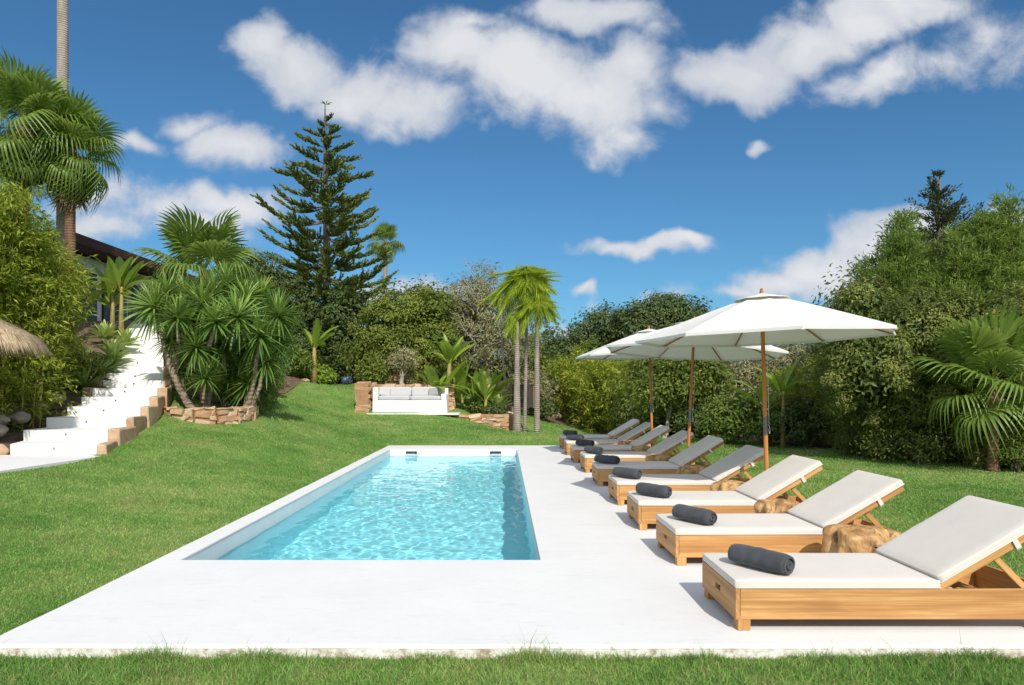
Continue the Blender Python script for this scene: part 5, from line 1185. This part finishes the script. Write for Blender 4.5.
broad_tree('broadleaf_shrub', 'mottled broadleaf shrub behind the fan palm at the end of the hedge', 'shrub', 14.6, [(1020, 345, 46, 50), (1015, 400, 50, 55), (1060, 370, 50, 60), (1000, 440, 40, 28), (1090, 420, 50, 50)], 1030, .12, 'l_hedge', 380, 230, .17, .085, .032, 145, freq=7, lump=.24, shell=.66, fill=.3, up=-.35, out=.8, rnd=.7)
plain_shrub('shrub', 'small pale grey green shrub at the lawn edge beside the fan palm foot', 'shrub', (UX(1018, 13.6), 13.6, -.02), (.45, .4, .42), 300, .07, .02, 'l_low', 146)
plain_shrub('shrub', 'low dark shrub under the broadleaf hedge at the lawn edge', 'shrub', (UX(918, 15.2), 15.2, -.02), (1.1, .5, .38), 300, .09, .03, 'l_hedge', 147)
fan_palm('fan palm with broad pleated fans in front of the big hedge', UX(993, 13.75), 13.75, UZ(380, 13.75), 22, .95, 151, r=.105, lo=-30, z0=-.02, emax=84, crisp=True)
# cypress tip behind
def cypress(label, px, Y, y_top, seed):
    rs = np.random.default_rng(seed); x = UX(px, Y); zb = 0.0; H = UZ(y_top, Y); root = empty('cypress_tree', (x, Y, zb), 0, label, 'cypress'); mb = MB(); mb.tube([(0, 0, -.1), (0, 0, H * .5), (.05, 0, H - .1)], [.16, .10, .02], 8)
    Cs, Ds = [], []
    for k in range(270):
        f = rs.uniform(.12, .985); a = rs.uniform(0, 6.28); L = (min(1.9, 5.4 * (1 - f) ** 1.12) + .04) * rs.uniform(.45, 1.15); e = np.array([math.cos(a), math.sin(a), .25]); u = np.linspace(0, 1, 5)[:, None]
        bp = np.array([0, 0, H * f]) + e * L * u + np.array([0, 0, 1]) * (u ** 2.5) * L * .25; mb.tube(bp, np.linspace(.02, .004, 5), 4, cap=False); n = int(14 + 62 * L); g = rs.uniform(.1, 1, n)
        c = np.stack([np.interp(g, u[:, 0], bp[:, i]) for i in range(3)], 1) + rs.normal(0, .02 + .035 * L, (n, 3)); Cs.append(c); Ds.append(e + rs.normal(0, .5, (n, 3)) + [0, 0, .3])
    C = np.concatenate(Cs); V, Q, T = leaves(C, np.concatenate(Ds), rs.uniform(.06, .15, len(C)), .04, rs.uniform(0, .9, len(C)), rs=rs); mesh_np('crown', V, [Q], M['l_conifer'], root, tone=T); mb.build('trunk', M['bark'], root, smooth=True)
cypress('dark cypress whose pointed tip rises above the big hedge', 938, 19.6, 168, 161)

# ================================================================ grass blades
def inside(x, y, pad=0.0):
    d = (x > DX0 - pad) & (x < DX1 + pad) & (y > DY0 - pad) & (y < DY1 + pad)
    st_x0 = np.interp(y, YS, XL); st_x1 = np.interp(y, YS, XR) + .22
    d |= (y > 12.4) & (x < st_x1) | (x < np.interp(y, [8.9, 9, 10, 11, 12.1, 12.5], [-30, -7.42, -7.22, -7.15, -7.05, -7.05])) & (y > 9.0) & (y < 12.5)
    d |= (x < -7.6 - .09 * (y - 19.2)) & (y > 19.2)
    d |= ((x + 7.25) ** 2 / 1.3 ** 2 + (y - 17.75) ** 2 / 1.35 ** 2 < 1) | ((x > -5.5) & (x < .42) & (y > 26.1)) | ((x > -5.55) & (x < -2.1) & (y > 25.6)) | (x > hl(y, .35)) | (y > 31.0 + .2 * x.clip(0, 9))
    return d
rg = np.random.default_rng(5); N = 900000
u = rg.uniform(0, 1, N); y = 3.1 * (34 / 3.1) ** (u ** .9); x = rg.uniform(-1, 1, N) * (.86 * y + .6); ok = ~inside(x, y, -.0); x = x[ok]; y = y[ok]
nf = 46000; xf = rg.uniform(-4.6, 4.6, nf); yf = rg.uniform(3.2, 4.37, nf); ne = 12000; xe = rg.uniform(-4.2, 4.4, ne); ye = DY0 - .005 - np.abs(rg.normal(0, .035, ne))
nb = 7000; yb = rg.uniform(4.3, 19.9, nb); xb = np.full(nb, DX0) - np.abs(rg.normal(.0, .03, nb)) ; 
x = np.r_[x, xf, xe, xb]; y = np.r_[y, yf, ye, yb]; kind = np.r_[np.zeros(ok.sum()), np.ones(nf), np.full(ne, 2), np.full(nb, 3)]
n = len(x); gz = ground(x, y); h = np.where(kind == 0, .022 + .0007 * y, np.where(kind == 1, .05, np.where(kind == 2, .055, .026))) * rg.uniform(.5, 1.45, n)
patch = np.sin(xe * 2.3 + 1) * np.sin(xe * 5.1) + np.sin(xe * 11.0) * .4; kk = kind == 2; h[kk] *= np.clip(.85 + .75 * patch, .35, 1.7)
_p2 = np.sin(xf * 3.1) * np.sin(yf * 5.3 + xf * 1.7) + .6 * np.sin(xf * 9.2 + 2) * np.sin(yf * 8.1); h[kind == 1] *= 1 + .35 * _p2
tall = kk & (rg.uniform(0, 1, n) < .03); h[tall] *= 1.9
w = np.where(kind > 0, .0042, .0022 + .00085 * y) * rg.uniform(.7, 1.3, n); a = rg.uniform(0, 6.283, n); ln = rg.uniform(.2, 1.1, n); b = rg.uniform(0, 6.283, n)
base = np.c_[x, y, gz - .006]; side = np.c_[np.cos(a), np.sin(a), 0 * a] * (w / 2)[:, None]; lean = np.c_[np.cos(b), np.sin(b), 0 * b] * (h * ln)[:, None]; upv = np.c_[0 * h, 0 * h, h]
m1 = base + lean * .28 + upv * .55; tip = base + lean + upv * (1 - .12 * ln)[:, None]
V = np.stack([base - side, base + side, m1 + side * .8, m1 - side * .8, tip], 1).reshape(-1, 3); q = np.arange(n) * 5
tn = rg.uniform(0, .9, n); tn[rg.uniform(0, 1, n) < np.where(kind > 0, .16, .08)] = .96
gr = mesh_np('grass', V, [np.c_[q, q+1, q+2, q+3], np.c_[q+3, q+2, q+4]], M['l_grass'], tone=np.r_[tn, tn]); tag(gr, 'short mown grass blades covering the lawn around the deck', 'grass', kind='stuff')
# ================================================================ sky, sun, camera
SUN = Vector((.28, -1.14, 1.0)).normalized(); el = math.asin(SUN.z); az = math.atan2(SUN.x, SUN.y)   # azimuth clockwise from +Y
sun = bpy.data.lights.new('sun', 'SUN'); sun.energy = 4.0; sun.angle = R(.53); sun.color = (1, .95, .87)
so = bpy.data.objects.new('sun', sun); COL.objects.link(so); so.rotation_euler = SUN.to_track_quat('Z', 'Y').to_euler(); so.location = (5, -10, 20)
sun.cycles.is_caustics_light = True
w = bpy.data.worlds.new('World'); SC.world = w; w.use_nodes = True; t = NT(w.node_tree); t.n.clear()
out = t.n.new('ShaderNodeOutputWorld'); bg = t.n.new('ShaderNodeBackground'); t.l.new(bg.outputs[0], out.inputs[0])
sky = t.n.new('ShaderNodeTexSky'); sky.sky_type = 'NISHITA'; sky.sun_disc = False; sky.sun_elevation = el; sky.sun_rotation = az; sky.air_density = 1.0; sky.dust_density = .8; sky.ozone_density = 2.2; sky.altitude = 100
SKS = .085
tc = t.n.new('ShaderNodeTexCoord'); sp = t.n.new('ShaderNodeSeparateXYZ'); t.l.new(tc.outputs['Generated'], sp.inputs[0])
ysafe = t.math('MAXIMUM', sp.outputs[1], .05); uu = t.math('DIVIDE', sp.outputs[0], ysafe); vv = t.math('DIVIDE', sp.outputs[2], ysafe)
cv = t.n.new('ShaderNodeCombineXYZ'); t.l.new(uu, cv.inputs[0]); t.l.new(vv, cv.inputs[1]); 
n1 = t.n.new('ShaderNodeTexNoise'); n1.inputs['Scale'].default_value = 5.0; n1.inputs['Detail'].default_value = 4; n1.inputs['Roughness'].default_value = .55; t.l.new(cv.outputs[0], n1.inputs['Vector'])
wp = t.node('ShaderNodeVectorMath', operation='MULTIPLY_ADD'); t.l.new(n1.outputs['Color'], wp.inputs[0]); wp.inputs[1].default_value = (.20, .15, 0); wp.inputs[2].default_value = (-.10, -.075, 0)
ad = t.node('ShaderNodeVectorMath', operation='ADD'); t.l.new(cv.outputs[0], ad.inputs[0]); t.l.new(wp.outputs[0], ad.inputs[1])
fb = t.noise(cv.outputs[0], 10, 10, .66, .25); fs = t.noise(cv.outputs[0], 3.4, 5, .55)
CL = [(262,45,40,36,1.),(300,68,62,34,1.),(352,88,60,34,.95),(400,108,60,26,.75),(450,60,60,34,.95),(520,70,80,46,1.05),(588,92,80,44,1.05),(628,62,50,34,.85),(615,135,34,22,.6),(470,30,60,24,.5),
 (590,6,80,22,.8),(655,20,26,14,.35),(655,100,30,22,.5),(742,66,60,32,1.),(800,48,60,30,.95),(850,30,60,30,.95),(915,8,70,26,.9),(872,88,60,20,.6),(940,75,50,20,.35),(1005,50,50,34,.35),
 (150,150,34,15,.55),(204,124,26,16,.6),(246,150,42,26,.9),(105,198,60,18,.55),(160,215,60,18,.6),(235,212,50,20,.95),(95,228,60,18,.6),(190,235,70,16,.6),(120,12,1,1,.0),
 (640,254,58,9,.75),(680,249,26,9,.85),(583,291,14,8,.8),(614,309,22,9,.7),(655,300,30,7,.35),(770,134,13,7,.5),(775,282,50,18,1.0),(825,272,60,26,1.0),(875,252,50,34,1.05),(905,240,40,24,.8),(1015,240,34,22,.8),(740,296,50,10,.5),(570,332,60,14,.35),(420,296,60,10,.5),(398,300,30,12,.4)]
mk = None
for (px, py, rx, ry, s) in CL:
    if s <= 0: continue
    mp = t.n.new('ShaderNodeVectorMath'); mp.operation = 'SUBTRACT'; t.l.new(ad.outputs[0], mp.inputs[0]); mp.inputs[1].default_value = ((px - PX0) / F, (PY0 - py) / F, 0)
    ml = t.n.new('ShaderNodeVectorMath'); ml.operation = 'MULTIPLY'; t.l.new(mp.outputs[0], ml.inputs[0]); ml.inputs[1].default_value = (F / rx / 1.14, F / ry / 1.14, 0)
    ln = t.n.new('ShaderNodeVectorMath'); ln.operation = 'LENGTH'; t.l.new(ml.outputs[0], ln.inputs[0])
    v = t.math('MULTIPLY', t.math('SUBTRACT', 1.0, ln.outputs['Value']), s); v = t.math('MULTIPLY', v, 1.0)
    mk = v if mk is None else t.math('SMOOTH_MAX', mk, v, .18)
dens = t.math('ADD', mk, t.math('MULTIPLY', t.math('SUBTRACT', fb, .5), 1.15))
# unseen clouds outside the view, thickened and brightened to add fill light
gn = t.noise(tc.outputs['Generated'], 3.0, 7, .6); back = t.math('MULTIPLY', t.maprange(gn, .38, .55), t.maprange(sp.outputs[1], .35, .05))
alpha = t.maprange(dens, -.10, .50, 0, 1, True)
front = t.maprange(sp.outputs[1], .06, .2); alpha = t.math('MULTIPLY', alpha, front)
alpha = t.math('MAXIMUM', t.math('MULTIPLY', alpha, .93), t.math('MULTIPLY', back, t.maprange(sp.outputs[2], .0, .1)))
# cloud tone: bright tops, greyer thick bases
tone = t.math('ADD', t.math('MULTIPLY', t.maprange(dens, .15, .9), .30), t.math('MULTIPLY', fs, .9))
cc = t.ramp(tone, [(.30, (.84, .86, .91)), (.46, (.72, .76, .84)), (.74, (.96, .97, .99))])
skc = t.node('ShaderNodeVectorMath', operation='SCALE'); t.l.new(t.mixc(1.0, sky.outputs[0], (.51, .95, 1.19), 'MULTIPLY'), skc.inputs[0]); skc.inputs['Scale'].default_value = SKS
ccs = t.node('ShaderNodeVectorMath', operation='SCALE'); t.l.new(cc, ccs.inputs[0]); ccs.inputs['Scale'].default_value = .80
lit = t.node('ShaderNodeVectorMath', operation='SCALE'); t.l.new(ccs.outputs[0], lit.inputs[0]); t.l.new(t.maprange(sp.outputs[1], -.2, .1, 1.75, 1.0), lit.inputs['Scale']); ccs = lit  # clouds behind the camera boosted to lift the shaded sides
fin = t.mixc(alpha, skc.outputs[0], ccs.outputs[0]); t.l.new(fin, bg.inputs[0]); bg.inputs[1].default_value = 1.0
w.cycles.sampling_method = 'MANUAL'; w.cycles.sample_map_resolution = 512

cam = bpy.data.cameras.new('camera'); co = bpy.data.objects.new('camera', cam); COL.objects.link(co); SC.camera = co
co.location = (0, 0, EYE); co.rotation_euler = (R(90), 0, 0); cam.sensor_width = 36; cam.sensor_fit = 'HORIZONTAL'; cam.lens = 36 * F / 1024
cam.shift_x = (512 - PX0) / 1024; cam.shift_y = (PY0 - 342.5) / 1024; cam.clip_start = .05; cam.clip_end = 3000
SC.view_settings.view_transform = 'Standard'; SC.view_settings.look = 'None'; SC.view_settings.gamma = 1; SC.view_settings.exposure = 0.08
SC.cycles.max_bounces = 10; SC.cycles.transparent_max_bounces = 8; SC.cycles.transmission_bounces = 8; SC.cycles.diffuse_bounces = 4
SC.cycles.caustics_reflective = False; SC.cycles.caustics_refractive = True; SC.cycles.blur_glossy = 0.5; SC.cycles.sample_clamp_indirect = 6
SC.cycles.use_denoising = True
